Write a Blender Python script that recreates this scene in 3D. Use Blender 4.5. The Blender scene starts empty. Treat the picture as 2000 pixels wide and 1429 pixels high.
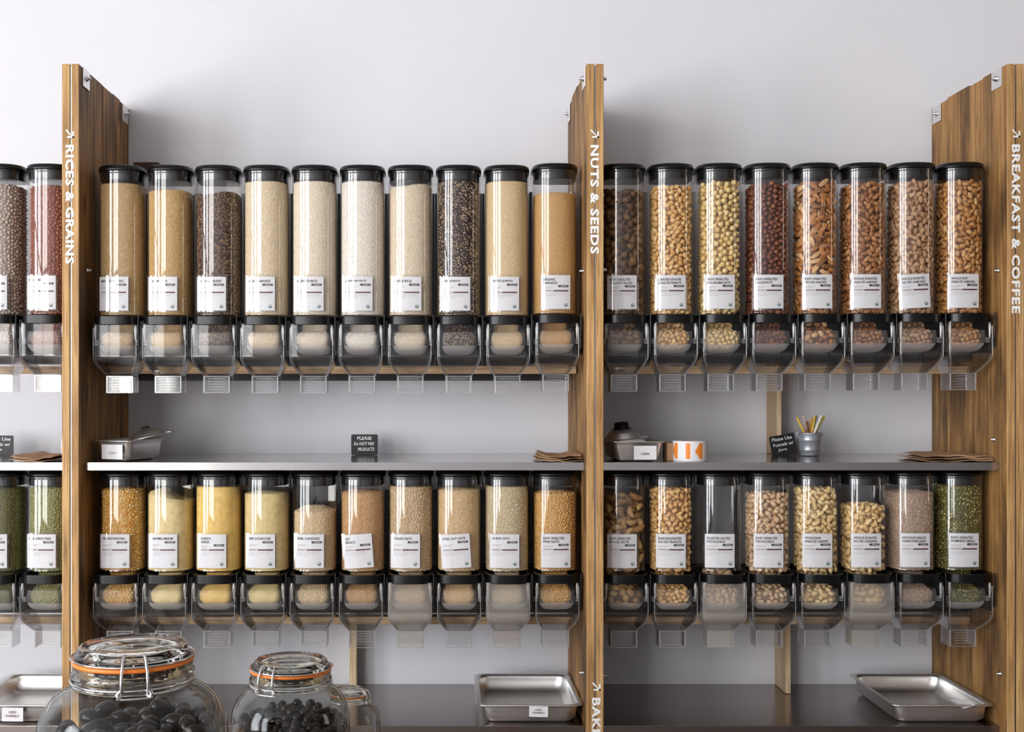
import bpy, bmesh, math, random
from mathutils import Vector, Matrix, Euler
import numpy as np
random.seed(7); rng = np.random.default_rng(7)
SC = bpy.context.scene
COL = SC.collection
PI = math.pi
# ---------------------------------------------------------------- camera, light, exposure
F = 2355.0; VX, VY = 868.0, 757.0; ZC = 1.57      # focal length in px, principal point, camera height
cam_d = bpy.data.cameras.new('camera'); cam = bpy.data.objects.new('camera', cam_d); COL.objects.link(cam)
cam_d.sensor_width = 36; cam_d.lens = F / 2000 * 36
cam_d.shift_x = (1000 - VX) / 2000; cam_d.shift_y = (VY - 714.5) / 2000
cam_d.clip_start = 0.05
cam.location = (0, 0, ZC); cam.rotation_euler = (PI / 2, 0, 0)
SC.camera = cam
SC.view_settings.view_transform = 'Standard'; SC.view_settings.look = 'None'
SC.view_settings.gamma = 1.0; SC.view_settings.use_curve_mapping = False
SC.view_settings.exposure = -0.02
SC.cycles.transparent_max_bounces = 40
SC.cycles.max_bounces = 9; SC.cycles.diffuse_bounces = 4; SC.cycles.glossy_bounces = 4; SC.cycles.transmission_bounces = 8
SC.cycles.caustics_reflective = False; SC.cycles.caustics_refractive = False
SC.cycles.sample_clamp_indirect = 4.0
w = bpy.data.worlds.new('daylight'); SC.world = w; w.use_nodes = True
w.node_tree.nodes['Background'].inputs[0].default_value = (0.85, 0.92, 1.0, 1)
w.node_tree.nodes['Background'].inputs[1].default_value = 1.0

def area(name, loc, rot, sx, sy, power, color):
    l = bpy.data.lights.new(name, 'AREA'); l.shape = 'RECTANGLE'; l.size = sx; l.size_y = sy
    l.energy = power; l.color = color
    o = bpy.data.objects.new(name, l); o.location = loc; o.rotation_euler = rot; COL.objects.link(o); return o
XL, XR, YF, YW, ZCEIL = -4.6, 4.6, -4.2, 3.356, 3.7
# daylight through the shop's windows: two on the left wall, one row on the street front, one small on the right
area('window_light_left', (XL + .02, -0.1, 2.0), (0, -PI / 2, 0), 3.2, 1.5, 210, (0.93, 0.96, 1.0))
area('window_light_left_far', (XL + .02, -2.6, 2.0), (0, -PI / 2, 0), 3.2, 1.9, 270, (0.93, 0.96, 1.0))
area('window_light_front', (-3.2, YF + .02, 2.0), (PI / 2, 0, 0), 1.9, 3.2, 200, (1.0, 0.98, 0.95))
area('window_light_right', (XR - .02, 1.2, 1.9), (0, PI / 2, 0), 2.0, 0.5, 16, (1.0, 0.86, 0.72))

# ---------------------------------------------------------------- materials
def lin(c):
    return tuple(((v / 255) / 12.92 if v / 255 <= .04045 else ((v / 255 + .055) / 1.055) ** 2.4) for v in c) + (1,)
def mat(name):
    m = bpy.data.materials.new(name); m.use_nodes = True
    nt = m.node_tree; return m, nt, nt.nodes['Principled BSDF']
def N(nt, t, **kw):
    n = nt.nodes.new(t)
    for k, v in kw.items(): setattr(n, k, v)
    return n
def ramp(nt, fac, stops):
    r = N(nt, 'ShaderNodeValToRGB'); e = r.color_ramp.elements
    while len(e) < len(stops): e.new(0.5)
    for i, (p, c) in enumerate(stops): e[i].position = p; e[i].color = c
    nt.links.new(fac, r.inputs[0]); return r.outputs[0]
def plain(name, rgb, rough=.5, metal=0, spec=.5, noise=0, nscale=40, bump=0):
    m, nt, b = mat(name)
    c = lin(rgb); b.inputs['Base Color'].default_value = c; b.inputs['Roughness'].default_value = rough
    b.inputs['Metallic'].default_value = metal; b.inputs['Specular IOR Level'].default_value = spec
    if noise or bump:
        tc = N(nt, 'ShaderNodeTexCoord'); n = N(nt, 'ShaderNodeTexNoise'); n.inputs['Scale'].default_value = nscale
        n.inputs['Detail'].default_value = 5; nt.links.new(tc.outputs['Object'], n.inputs['Vector'])
        if noise:
            lo = tuple(v * (1 - noise) for v in c[:3]) + (1,); hi = tuple(min(1, v * (1 + noise)) for v in c[:3]) + (1,)
            nt.links.new(ramp(nt, n.outputs[0], [(.3, lo), (.7, hi)]), b.inputs['Base Color'])
        if bump:
            bp = N(nt, 'ShaderNodeBump'); bp.inputs['Strength'].default_value = bump; bp.inputs['Distance'].default_value = .001
            nt.links.new(n.outputs[0], bp.inputs['Height']); nt.links.new(bp.outputs[0], b.inputs['Normal'])
    return m
def clear(name, base=.06, tint=(1, 1, 1), haze=0.0, rough=.04, top=.85, power=4.0, hazecol=(.9, .9, .92), edge=None):
    """thin clear plastic or glass wall: transparent, with a Schlick reflection and a little haze"""
    m, nt, b = mat(name); nt.nodes.remove(b)
    out = nt.nodes['Material Output']
    tr = N(nt, 'ShaderNodeBsdfTransparent'); tr.inputs[0].default_value = tint + (1,)
    gl = N(nt, 'ShaderNodeBsdfGlossy'); gl.inputs['Roughness'].default_value = rough
    lw = N(nt, 'ShaderNodeLayerWeight'); lw.inputs['Blend'].default_value = .5
    pw = N(nt, 'ShaderNodeMath', operation='POWER'); pw.inputs[1].default_value = power
    ma = N(nt, 'ShaderNodeMath', operation='MULTIPLY_ADD'); ma.inputs[1].default_value = top; ma.inputs[2].default_value = base
    nt.links.new(lw.outputs['Facing'], pw.inputs[0]); nt.links.new(pw.outputs[0], ma.inputs[0])
    src = tr
    if edge:        # longer way through the glass at the silhouette absorbs more
        e2 = N(nt, 'ShaderNodeMath', operation='POWER'); e2.inputs[1].default_value = 3.0; nt.links.new(lw.outputs['Facing'], e2.inputs[0])
        nt.links.new(ramp(nt, e2.outputs[0], [(0, tint + (1,)), (1, edge + (1,))]), tr.inputs[0])
    if haze:
        df = N(nt, 'ShaderNodeBsdfDiffuse'); df.inputs[0].default_value = hazecol + (1,)
        tl = N(nt, 'ShaderNodeBsdfTranslucent'); tl.inputs[0].default_value = hazecol + (1,)
        ad = N(nt, 'ShaderNodeMixShader'); nt.links.new(df.outputs[0], ad.inputs[1]); nt.links.new(tl.outputs[0], ad.inputs[2])
        mx = N(nt, 'ShaderNodeMixShader'); mx.inputs[0].default_value = haze
        nt.links.new(tr.outputs[0], mx.inputs[1]); nt.links.new(ad.outputs[0], mx.inputs[2]); src = mx
    mix = N(nt, 'ShaderNodeMixShader')
    nt.links.new(ma.outputs[0], mix.inputs[0]); nt.links.new(src.outputs[0], mix.inputs[1]); nt.links.new(gl.outputs[0], mix.inputs[2])
    nt.links.new(mix.outputs[0], out.inputs[0]); return m
def wood(name, stops, scale=1.0, seed=0.0, rough=.65, axis='z', bump=.5, dark=.5):
    """stops: three sRGB colours; grain runs along the axis"""
    m, nt, b = mat(name); tc = N(nt, 'ShaderNodeTexCoord'); oi = N(nt, 'ShaderNodeObjectInfo')
    off = N(nt, 'ShaderNodeVectorMath', operation='SCALE'); off.inputs['Scale'].default_value = 31.0
    cx = N(nt, 'ShaderNodeCombineXYZ'); nt.links.new(oi.outputs['Random'], cx.inputs[0]); nt.links.new(oi.outputs['Random'], cx.inputs[2])
    cx.inputs[1].default_value = seed; nt.links.new(cx.outputs[0], off.inputs[0])
    add = N(nt, 'ShaderNodeVectorMath', operation='ADD'); nt.links.new(tc.outputs['Object'], add.inputs[0]); nt.links.new(off.outputs[0], add.inputs[1])
    def mapped(s_long, s_cross):
        mp = N(nt, 'ShaderNodeMapping'); s = [s_cross] * 3; s['xyz'.index(axis)] = s_long
        mp.inputs['Scale'].default_value = s; nt.links.new(add.outputs[0], mp.inputs['Vector']); return mp.outputs[0]
    n1 = N(nt, 'ShaderNodeTexNoise'); n1.inputs['Scale'].default_value = 1; n1.inputs['Detail'].default_value = 9; n1.inputs['Roughness'].default_value = .65; n1.inputs['Distortion'].default_value = .6
    nt.links.new(mapped(2.6 * scale, 60 * scale), n1.inputs['Vector'])
    n2 = N(nt, 'ShaderNodeTexNoise'); n2.inputs['Scale'].default_value = 1; n2.inputs['Detail'].default_value = 4
    nt.links.new(mapped(3.5 * scale, 11 * scale), n2.inputs['Vector'])
    n3 = N(nt, 'ShaderNodeTexNoise'); n3.inputs['Scale'].default_value = 1; n3.inputs['Detail'].default_value = 6
    nt.links.new(mapped(9 * scale, 330 * scale), n3.inputs['Vector'])
    col = ramp(nt, n1.outputs[0], [(.3, lin(stops[0])), (.5, lin(stops[1])), (.7, lin(stops[2]))])
    r2 = ramp(nt, n2.outputs[0], [(.34, (dark, dark * .95, dark * .9, 1)), (.56, (1, 1, 1, 1))])
    r3 = ramp(nt, n3.outputs[0], [(.36, (.62, .58, .54, 1)), (.5, (1, 1, 1, 1))])
    m1 = N(nt, 'ShaderNodeMix', data_type='RGBA', blend_type='MULTIPLY'); m1.inputs[0].default_value = 1
    m2 = N(nt, 'ShaderNodeMix', data_type='RGBA', blend_type='MULTIPLY'); m2.inputs[0].default_value = 1
    nt.links.new(col, m1.inputs[6]); nt.links.new(r2, m1.inputs[7]); nt.links.new(m1.outputs[2], m2.inputs[6]); nt.links.new(r3, m2.inputs[7])
    last = m2.outputs[2]
    if dark < .4:
        vo = N(nt, 'ShaderNodeTexVoronoi'); vo.inputs['Scale'].default_value = 1; nt.links.new(mapped(4.2, 13), vo.inputs['Vector'])
        kr = ramp(nt, vo.outputs['Distance'], [(.05, (.10, .07, .05, 1)), (.10, (.45, .38, .32, 1)), (.16, (1, 1, 1, 1))])
        m3 = N(nt, 'ShaderNodeMix', data_type='RGBA', blend_type='MULTIPLY'); m3.inputs[0].default_value = .85
        nt.links.new(last, m3.inputs[6]); nt.links.new(kr, m3.inputs[7]); last = m3.outputs[2]
    nt.links.new(last, b.inputs['Base Color']); b.inputs['Roughness'].default_value = rough
    bp = N(nt, 'ShaderNodeBump'); bp.inputs['Strength'].default_value = bump; bp.inputs['Distance'].default_value = .0015
    nt.links.new(n3.outputs[0], bp.inputs['Height']); nt.links.new(bp.outputs[0], b.inputs['Normal'])
    return m
def steel(name, rgb=(190, 188, 186), rough=.16, axis='x'):
    m, nt, b = mat(name); b.inputs['Base Color'].default_value = lin(rgb); b.inputs['Metallic'].default_value = 1
    tc = N(nt, 'ShaderNodeTexCoord'); mp = N(nt, 'ShaderNodeMapping'); s = [300] * 3; s['xyz'.index(axis)] = 3
    mp.inputs['Scale'].default_value = s; n = N(nt, 'ShaderNodeTexNoise'); n.inputs['Scale'].default_value = 1
    nt.links.new(tc.outputs['Object'], mp.inputs[0]); nt.links.new(mp.outputs[0], n.inputs['Vector'])
    mr = N(nt, 'ShaderNodeMapRange'); mr.inputs['To Min'].default_value = rough * .8; mr.inputs['To Max'].default_value = rough * 1.35
    nt.links.new(n.outputs[0], mr.inputs[0]); nt.links.new(mr.outputs[0], b.inputs['Roughness']); return m
def food(name, cols, rough=.55, fine=0, nscale=300, bump=.0, spec=.4, patch=.0):
    """per-piece colour from Object Info random, plus noise inside each piece"""
    m, nt, b = mat(name); oi = N(nt, 'ShaderNodeObjectInfo'); k = len(cols)
    src = oi.outputs['Random']
    tc = N(nt, 'ShaderNodeTexCoord')
    if fine:
        v = N(nt, 'ShaderNodeTexVoronoi'); v.inputs['Scale'].default_value = fine; nt.links.new(tc.outputs['Object'], v.inputs['Vector'])
        sp = N(nt, 'ShaderNodeSeparateColor'); nt.links.new(v.outputs['Color'], sp.inputs[0]); src = sp.outputs[0]
    c = ramp(nt, src, [((i + .5) / k, lin(x)) for i, x in enumerate(cols)])
    n = N(nt, 'ShaderNodeTexNoise'); n.inputs['Scale'].default_value = nscale; n.inputs['Detail'].default_value = 3
    nt.links.new(tc.outputs['Object'], n.inputs['Vector'])
    r = ramp(nt, n.outputs[0], [(.3, (.72, .68, .64, 1)), (.6, (1, 1, 1, 1))])
    mx = N(nt, 'ShaderNodeMix', data_type='RGBA', blend_type='MULTIPLY'); mx.inputs[0].default_value = .6
    nt.links.new(c, mx.inputs[6]); nt.links.new(r, mx.inputs[7]); nt.links.new(mx.outputs[2], b.inputs['Base Color'])
    b.inputs['Roughness'].default_value = rough; b.inputs['Specular IOR Level'].default_value = spec
    if bump:
        bp = N(nt, 'ShaderNodeBump'); bp.inputs['Strength'].default_value = bump; bp.inputs['Distance'].default_value = .001
        nt.links.new(v.outputs['Distance'] if fine else n.outputs[0], bp.inputs['Height']); nt.links.new(bp.outputs[0], b.inputs['Normal'])
    return m

M = {}
M['wall'] = plain('painted_wall', (226, 225, 230), .9, noise=.015, nscale=3, bump=.05)
M['wallr'] = plain('brown_paint', (112, 100, 90), .8)
M['floor'] = plain('concrete_floor', (98, 86, 76), .5, noise=.12, nscale=2)
M['ceil'] = plain('ceiling_paint', (228, 227, 225), .9)
M['frame'] = plain('window_frame_paint', (60, 60, 62), .5)
M['plank'] = wood('reclaimed_plank', [(102, 68, 36), (160, 116, 64), (200, 156, 98)], seed=1, dark=.3)
M['edge'] = wood('plank_edge', [(158, 112, 66), (198, 154, 98), (222, 184, 130)], seed=5, dark=.7)
M['pine'] = wood('pine', [(206, 168, 124), (228, 194, 152), (240, 214, 180)], seed=9, axis='x', dark=.82, bump=.2)
M['pine_post'] = wood('pine_post', [(200, 170, 130), (222, 194, 156), (238, 216, 182)], seed=3, axis='z', dark=.85, bump=.2)
M['dwood'] = wood('dark_block', [(70, 48, 34), (96, 68, 48), (116, 84, 60)], seed=2, axis='x')
M['strip'] = plain('aluminium_strip', (215, 215, 212), .3, 1)
M['white'] = plain('white_vinyl', (246, 246, 244), .5)
M['steel'] = steel('brushed_steel', (188, 184, 182), .13)
M['steelp'] = steel('pan_steel', (240, 238, 236), .36)
M['dsteel'] = steel('counter_steel', (150, 142, 138), .2)
M['chrome'] = plain('chrome', (215, 215, 218), .15, 1)
M['black'] = plain('black_plastic', (7, 7, 9), .3, spec=.35)
M['blackm'] = plain('black_metal', (30, 29, 29), .5)
M['blackg'] = plain('smoked_plug', (20, 19, 22), .2)
M['clear'] = clear('clear_tube', .075, rough=.03, top=.75, power=4)
M['chute'] = clear('clear_chute', .038, edge=(.6, .6, .62), haze=.008, rough=.06, top=.85, power=2.6)
M['chute_dusty'] = clear('dusty_chute', .06, haze=.34, rough=.12, top=.7, power=2.6, hazecol=(.86, .80, .74))
M['cedge'] = clear('chute_edge', .16, haze=.42, rough=.1, top=.7, power=2)
M['frost'] = clear('frosted_bowl', .03, haze=.12, rough=.3, top=.3, hazecol=(.88, .87, .88))
M['frost2'] = clear('frosted_bowl_floor', .04, haze=.5, rough=.3, top=.3, hazecol=(.9, .89, .9))
M['holder'] = clear('label_holder', .09, haze=.10, rough=.08, top=.6)
M['card'] = plain('label_card', (226, 224, 227), .6)
M['ink'] = plain('dark_ink', (46, 38, 40), .6)
M['inkred'] = plain('maroon_ink', (92, 44, 46), .6)
M['inkgrey'] = plain('grey_ink', (150, 146, 150), .6)
M['inkgreen'] = plain('green_ink', (70, 110, 96), .6)
M['kraft'] = plain('kraft_paper', (176, 138, 104), .8, noise=.12, nscale=60)
M['orange'] = plain('orange_print', (236, 132, 28), .5)
M['rubber'] = plain('orange_rubber', (232, 128, 52), .4)
M['slate'] = plain('chalkboard', (20, 20, 24), .5)
M['jar'] = clear('jar_glass', .02, (.98, .99, .985), rough=.01, top=.7, power=3.0, edge=(.30, .34, .32))
m, nt, b = mat('lid_glass'); b.inputs['Transmission Weight'].default_value = 1; b.inputs['Roughness'].default_value = .0; b.inputs['IOR'].default_value = 1.45
b.inputs['Base Color'].default_value = (.93, .97, .95, 1); M['lidglass'] = m
M['choc'] = food('dark_chocolate', [(27, 19, 18), (38, 26, 23), (22, 16, 16)], .17, nscale=60, spec=.25)
M['galv'] = plain('galvanised', (186, 190, 198), .38, .55, noise=.1, nscale=80)

# ---------------------------------------------------------------- mesh helpers
class MB:
    def __init__(s): s.v = []; s.f = []; s.m = []; s.k = []
    def add(s, vs, fs, mi=0, smooth=False):
        o = len(s.v); s.v += [tuple(p) for p in vs]; s.f += [tuple(i + o for i in f) for f in fs]
        s.m += [mi] * len(fs); s.k += [smooth] * len(fs); return s
    def box(s, x0, x1, y0, y1, z0, z1, mi=0, bev=0):
        if not bev:
            vs = [(x, y, z) for z in (z0, z1) for y in (y0, y1) for x in (x0, x1)]
            return s.add(vs, [(0, 2, 3, 1), (4, 5, 7, 6), (0, 1, 5, 4), (2, 6, 7, 3), (0, 4, 6, 2), (1, 3, 7, 5)], mi)
        bm = bmesh.new(); bmesh.ops.create_cube(bm, size=1)
        for v in bm.verts: v.co = Vector(((x0 + x1) / 2 + v.co.x * (x1 - x0), (y0 + y1) / 2 + v.co.y * (y1 - y0), (z0 + z1) / 2 + v.co.z * (z1 - z0)))
        bmesh.ops.bevel(bm, geom=bm.edges[:], offset=bev, segments=2, affect='EDGES', profile=.6)
        bm.verts.index_update(); s.add([v.co[:] for v in bm.verts], [[v.index for v in f.verts] for f in bm.faces], mi); bm.free(); return s
    def loft(s, loops, mi=0, cap0=True, cap1=True, smooth=True, closed=True):
        n = len(loops[0]); vs = [p for l in loops for p in l]; fs = []
        for i in range(len(loops) - 1):
            for j in range(n if closed else n - 1):
                a, b2 = i * n + j, i * n + (j + 1) % n; fs.append((a, b2, b2 + n, a + n))
        s.add(vs, fs, mi, smooth)
        if cap0: s.add(loops[0], [tuple(range(n))[::-1]], mi)
        if cap1: s.add(loops[-1], [tuple(range(n))], mi)
        return s
    def lathe(s, prof, seg=48, mi=0, c=(0, 0), smooth=True):
        """prof: (r, z) list"""
        loops = [[(c[0] + r * math.cos(2 * PI * j / seg), c[1] + r * math.sin(2 * PI * j / seg), z) for j in range(seg)] for r, z in prof]
        return s.loft(loops, mi, prof[0][0] > 1e-6 and False, False, smooth)
    def tube(s, pts, r, seg=8, mi=0, closed=False):
        pts = [Vector(p) for p in pts]; loops = []; n = len(pts); up = None
        for i, p in enumerate(pts):
            if closed: t = pts[(i + 1) % n] - pts[i - 1]
            else: t = pts[min(i + 1, n - 1)] - pts[max(i - 1, 0)]
            t.normalize()
            if up is None: up = t.orthogonal().normalized()
            up = (up - t * up.dot(t)).normalized(); q = t.cross(up)
            rr = r[i] if isinstance(r, (list, tuple)) else r
            loops.append([tuple(p + (up * math.cos(2 * PI * j / seg) + q * math.sin(2 * PI * j / seg)) * rr) for j in range(seg)])
        if closed: loops.append(loops[0])
        return s.loft(loops, mi, not closed, not closed)
    def mesh(s, name, mats):
        me = bpy.data.meshes.new(name); me.from_pydata(s.v, [], s.f)
        for x in (mats if isinstance(mats, (list, tuple)) else [mats]): me.materials.append(M[x] if isinstance(x, str) else x)
        me.polygons.foreach_set('material_index', s.m); me.polygons.foreach_set('use_smooth', s.k); me.update(); return me
    def build(s, name, mats, parent=None, loc=None):
        o = bpy.data.objects.new(name, s.mesh(name, mats)); COL.objects.link(o)
        if parent is not None: o.parent = parent
        if loc: o.location = loc
        return o
def tag(o, label=None, cat=None, group=None, kind=None):
    if label: o['label'] = label
    if cat: o['category'] = cat
    if group: o['group'] = group
    if kind: o['kind'] = kind
    return o
def thing(name, label, cat, loc=(0, 0, 0), rot=(0, 0, 0), group=None):
    o = bpy.data.objects.new(name, None); COL.objects.link(o); o.location = loc; o.rotation_euler = rot
    return tag(o, label, cat, group)
def dup(o, parent=None):
    c = o.copy(); COL.objects.link(c); c.parent = parent
    for ch in list(o.children):
        if not ch.name.startswith('label_'): dup(ch, c)
    return c
def rrect(w, d, r, z, cx=0, cy=0, n=5):
    pts = []
    for qx, qy, a0 in ((1, 1, 0), (-1, 1, PI / 2), (-1, -1, PI), (1, -1, 1.5 * PI)):
        for i in range(n + 1):
            a = a0 + PI / 2 * i / n
            pts.append((cx + qx * (w / 2 - r) + r * math.cos(a), cy + qy * (d / 2 - r) + r * math.sin(a), z))
    return pts
def text_poly(body, align='LEFT', bold=0.0, res=2, sp=1.0):
    """vertices (x, y) and faces of a text, cap height about 0.7"""
    cu = bpy.data.curves.new('t', 'FONT'); cu.body = body; cu.size = 1; cu.align_x = align; cu.resolution_u = res; cu.offset = bold
    cu.space_line = .95; cu.space_character = sp
    o = bpy.data.objects.new('t', cu); COL.objects.link(o)
    dg = bpy.context.evaluated_depsgraph_get(); me = bpy.data.meshes.new_from_object(o.evaluated_get(dg))
    vs = [(v.co.x, v.co.y) for v in me.vertices]; fs = [tuple(p.vertices) for p in me.polygons]
    bpy.data.objects.remove(o); bpy.data.meshes.remove(me); return vs, fs
TC = {}
def text_fit(body, x0, x1, y0, y1, bold=0.0, keep=False, align='LEFT', sp=1.0):
    k = (body, bold, align)
    if k not in TC: TC[k] = text_poly(body, align, bold, 2, sp)
    vs, fs = TC[k]
    ax0, ax1 = min(v[0] for v in vs), max(v[0] for v in vs); ay0, ay1 = min(v[1] for v in vs), max(v[1] for v in vs)
    sx = (x1 - x0) / (ax1 - ax0); sy = (y1 - y0) / (ay1 - ay0)
    if keep: sx = min(sx, sy * .9)
    return [(x0 + (a - ax0) * sx, y0 + (c - ay0) * sy) for a, c in vs], fs

# ---------------------------------------------------------------- the room
def struct(name, mb, m, parent=None):
    o = mb.build(name, m, parent)
    if parent is None: o['kind'] = 'structure'
    return o
struct('wall_back', MB().box(XL, XR, YW, YW + .15, 0, ZCEIL), 'wall')
struct('floor', MB().box(XL, XR, YF, YW, -.1, 0), 'floor')
struct('ceiling', MB().box(XL, XR, YF, YW, ZCEIL, ZCEIL + .1), 'ceil')
def wall_with_holes(name, axis, pos, a0, a1, holes, thick):
    mb = MB(); cuts = sorted(holes); cur = a0
    def slab(u0, u1, z0, z1):
        p0, p1 = min(pos, pos + thick), max(pos, pos + thick)
        if axis == 'x': mb.box(p0, p1, u0, u1, z0, z1)
        else: mb.box(u0, u1, p0, p1, z0, z1)
    for h0, h1, z0, z1 in cuts:
        slab(cur, h0, 0, ZCEIL); slab(h0, h1, 0, z0); slab(h0, h1, z1, ZCEIL); cur = h1
    slab(cur, a1, 0, ZCEIL); struct(name, mb, 'wallr' if name == 'wall_right' else 'wall')
WL = [(-3.55, -1.65, .4, 3.6), (-.85, .65, .4, 3.6)]
wall_with_holes('wall_left', 'x', XL, YF, YW, WL, -.15)
wall_with_holes('wall_front', 'y', YF, XL, XR, [(-4.15, -2.25, .4, 3.6)], -.15)
wall_with_holes('wall_right', 'x', XR, YF, YW, [(.95, 1.45, .9, 2.9)], .15)
def window(n, axis, pos, a0, a1, z0, z1, nv, nh):
    mb = MB(); t = .025
    def bar(u0, u1, w0, w1):
        if axis == 'x': mb.box(pos - t, pos + t, u0, u1, w0, w1)
        else: mb.box(u0, u1, pos - t, pos + t, w0, w1)
    for u in (a0, a1 - .05): bar(u, u + .05, z0, z1)
    for q in (z0, z1 - .05): bar(a0, a1, q, q + .05)
    for i in range(1, nv): u = a0 + (a1 - a0) * i / nv; bar(u - .02, u + .02, z0, z1)
    for i in range(1, nh): q = z0 + (z1 - z0) * i / nh; bar(a0, a1, q - .02, q + .02)
    struct('window_%d' % n, mb, 'frame')
window(1, 'x', XL + .06, *WL[0], 2, 3); window(2, 'x', XL + .06, *WL[1], 2, 3)
window(3, 'y', YF + .06, -4.15, -2.25, .4, 3.6, 2, 3); window(4, 'x', XR - .06, .95, 1.45, .9, 2.9, 1, 3)

# ---------------------------------------------------------------- wooden dividers
ZT = ZC + .779
YD = [2.9, 3.032, 3.115, 3.245, 3.352]
def lettering(body, x_c, y, z_top, length, width, parent, name='lettering', bold=.036):
    """text read from top to bottom, rotated a quarter turn clockwise, preceded by an arrow"""
    mb = MB(); vs, fs = text_fit(body, 0, length, 0, width, bold, sp=1.12)
    mb.add([(x_c - width / 2 + v, y, z_top - u) for u, v in vs], fs)
    a = width; t = .0042; u0 = -.0375; e = .0008
    def quad(p): mb.add([(x_c - width / 2 + v, y, z_top - u) for u, v in p], [(0, 1, 2, 3)])
    d = t * .7
    quad([(u0 + d, 0), (u0 + a - t, a - 2 * d - t * .3), (u0 + a - t - d * 0, a - t), (u0, d)])
    quad([(u0 + 0.25 * a, a - t), (u0 + a, a - t), (u0 + a, a), (u0 + .25 * a, a)])
    quad([(u0 + a - t, .2 * a), (u0 + a, .2 * a), (u0 + a, a), (u0 + a - t, a)])
    o = mb.build(name, 'white', parent); return o
def divider(x0, x1, label, texts, sides, ydl):
    t = thing('wooden_divider', label, 'divider', ((x0 + x1) / 2, 2.9, 0))
    ox, oy = (x0 + x1) / 2, 2.9; hw = (x1 - x0) / 2
    for sd in (-1, 1):
        for i in range(len(ydl) - 1):
            a, b_ = ydl[i] + (.0008 if i else 0), ydl[i + 1] - .0008
            dz = [0, -.002, .001, -.003][i % 4]; pr = [0, .0012, -.0006, .001][(i + (sd > 0)) % 4]
            xs = sorted((sd * .0018, sd * (hw - .0 + min(0, -pr))))
            mb = MB(); bm = bmesh.new(); bmesh.ops.create_cube(bm, size=1)
            for v in bm.verts: v.co = Vector(((xs[0] + xs[1]) / 2 + v.co.x * (xs[1] - xs[0]), (a + b_) / 2 - oy + v.co.y * (b_ - a), ZT / 2 + dz / 2 + v.co.z * (ZT + dz)))
            bmesh.ops.bevel(bm, geom=bm.edges[:], offset=.0012, segments=1, affect='EDGES')
            bm.normal_update(); bm.verts.index_update()
            for f in bm.faces: mb.add([v.co[:] for v in f.verts], [tuple(range(len(f.verts)))], 1 if f.normal.y < -.5 and i == 0 else 0)
            bm.free(); me = mb.build('plank', ['plank', 'edge'], t)
    MB().box(-.0009, .0009, .004, .45, 0.02, ZT - .004).build('metal_strip', 'strip', t)
    for body, ztop, ln, wd, dx in texts: lettering(body, dx, -.0006, ztop, ln, wd, t)
    for sd, br, sc in sides:
        for yb, zb in br:
            k = MB(); x_ = sd * hw; e = .0022 * sd
            xs = sorted((x_, x_ + e)); k.box(xs[0], xs[1], yb - .027 - oy, yb + .027 - oy, zb, zb + .046, bev=.0006)
            p = k.build('corner_bracket', 'steelp', t)
            bolt(x_ + e, yb - oy, zb + .024, sd, p, 'bolt', .0075)
        for yb, zb in sc: bolt(sd * hw, yb - oy, zb, sd, t, 'screw', .006)
    return t
def bolt(x, y, z, sd, parent, name, r):
    loops = []
    for rr, h in ((r, 0), (r, .002), (r * .9, .0035), (r * .55, .0038), (r * .55, .009), (r * .4, .0105), (.0004, .011)):
        loops.append([(x + sd * h, y + rr * math.cos(a * PI / 6), z + rr * math.sin(a * PI / 6)) for a in range(12)])
    MB().loft(loops, cap0=False).build(name, 'chrome', parent)
BR = [(2.952, ZC + .732), (3.312, ZC + .728)]
def zf(py, y=2.9): return ZC - (py - VY) * y / F
d1 = divider(-.920, -.878, 'weathered timber divider lettered RICES & GRAINS, left of the rice bins', [('RICES & GRAINS', zf(283), .286, .0205, -.002)],
        [(1, BR, [(2.962, ZC + .288), (2.96, ZC - .69)]), (-1, BR, [])], [2.9, 3.10, 3.20, 3.267, 3.352])
d2 = divider(.3423, .3842, 'weathered timber divider lettered NUTS & SEEDS, between the two filled bays', [('NUTS & SEEDS', zf(283), .262, .0205, -.002), ('BAKING', zf(1362), .143, .0205, .002)],
        [(-1, BR, [(2.964, ZC + .287), (2.964, ZC - .70)]), (1, BR, [(2.93, ZC + .287), (2.93, ZC - .70)])], YD)
d3 = divider(1.3533, 1.3953, 'weathered timber divider lettered BREAKFAST & COFFEE, right of the almond bins', [('BREAKFAST & COFFEE', zf(282), .406, .0205, 0)],
        [(-1, BR, [(2.943, ZC + .286), (2.965, ZC - .127), (2.932, ZC - .695)])], YD)

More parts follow.
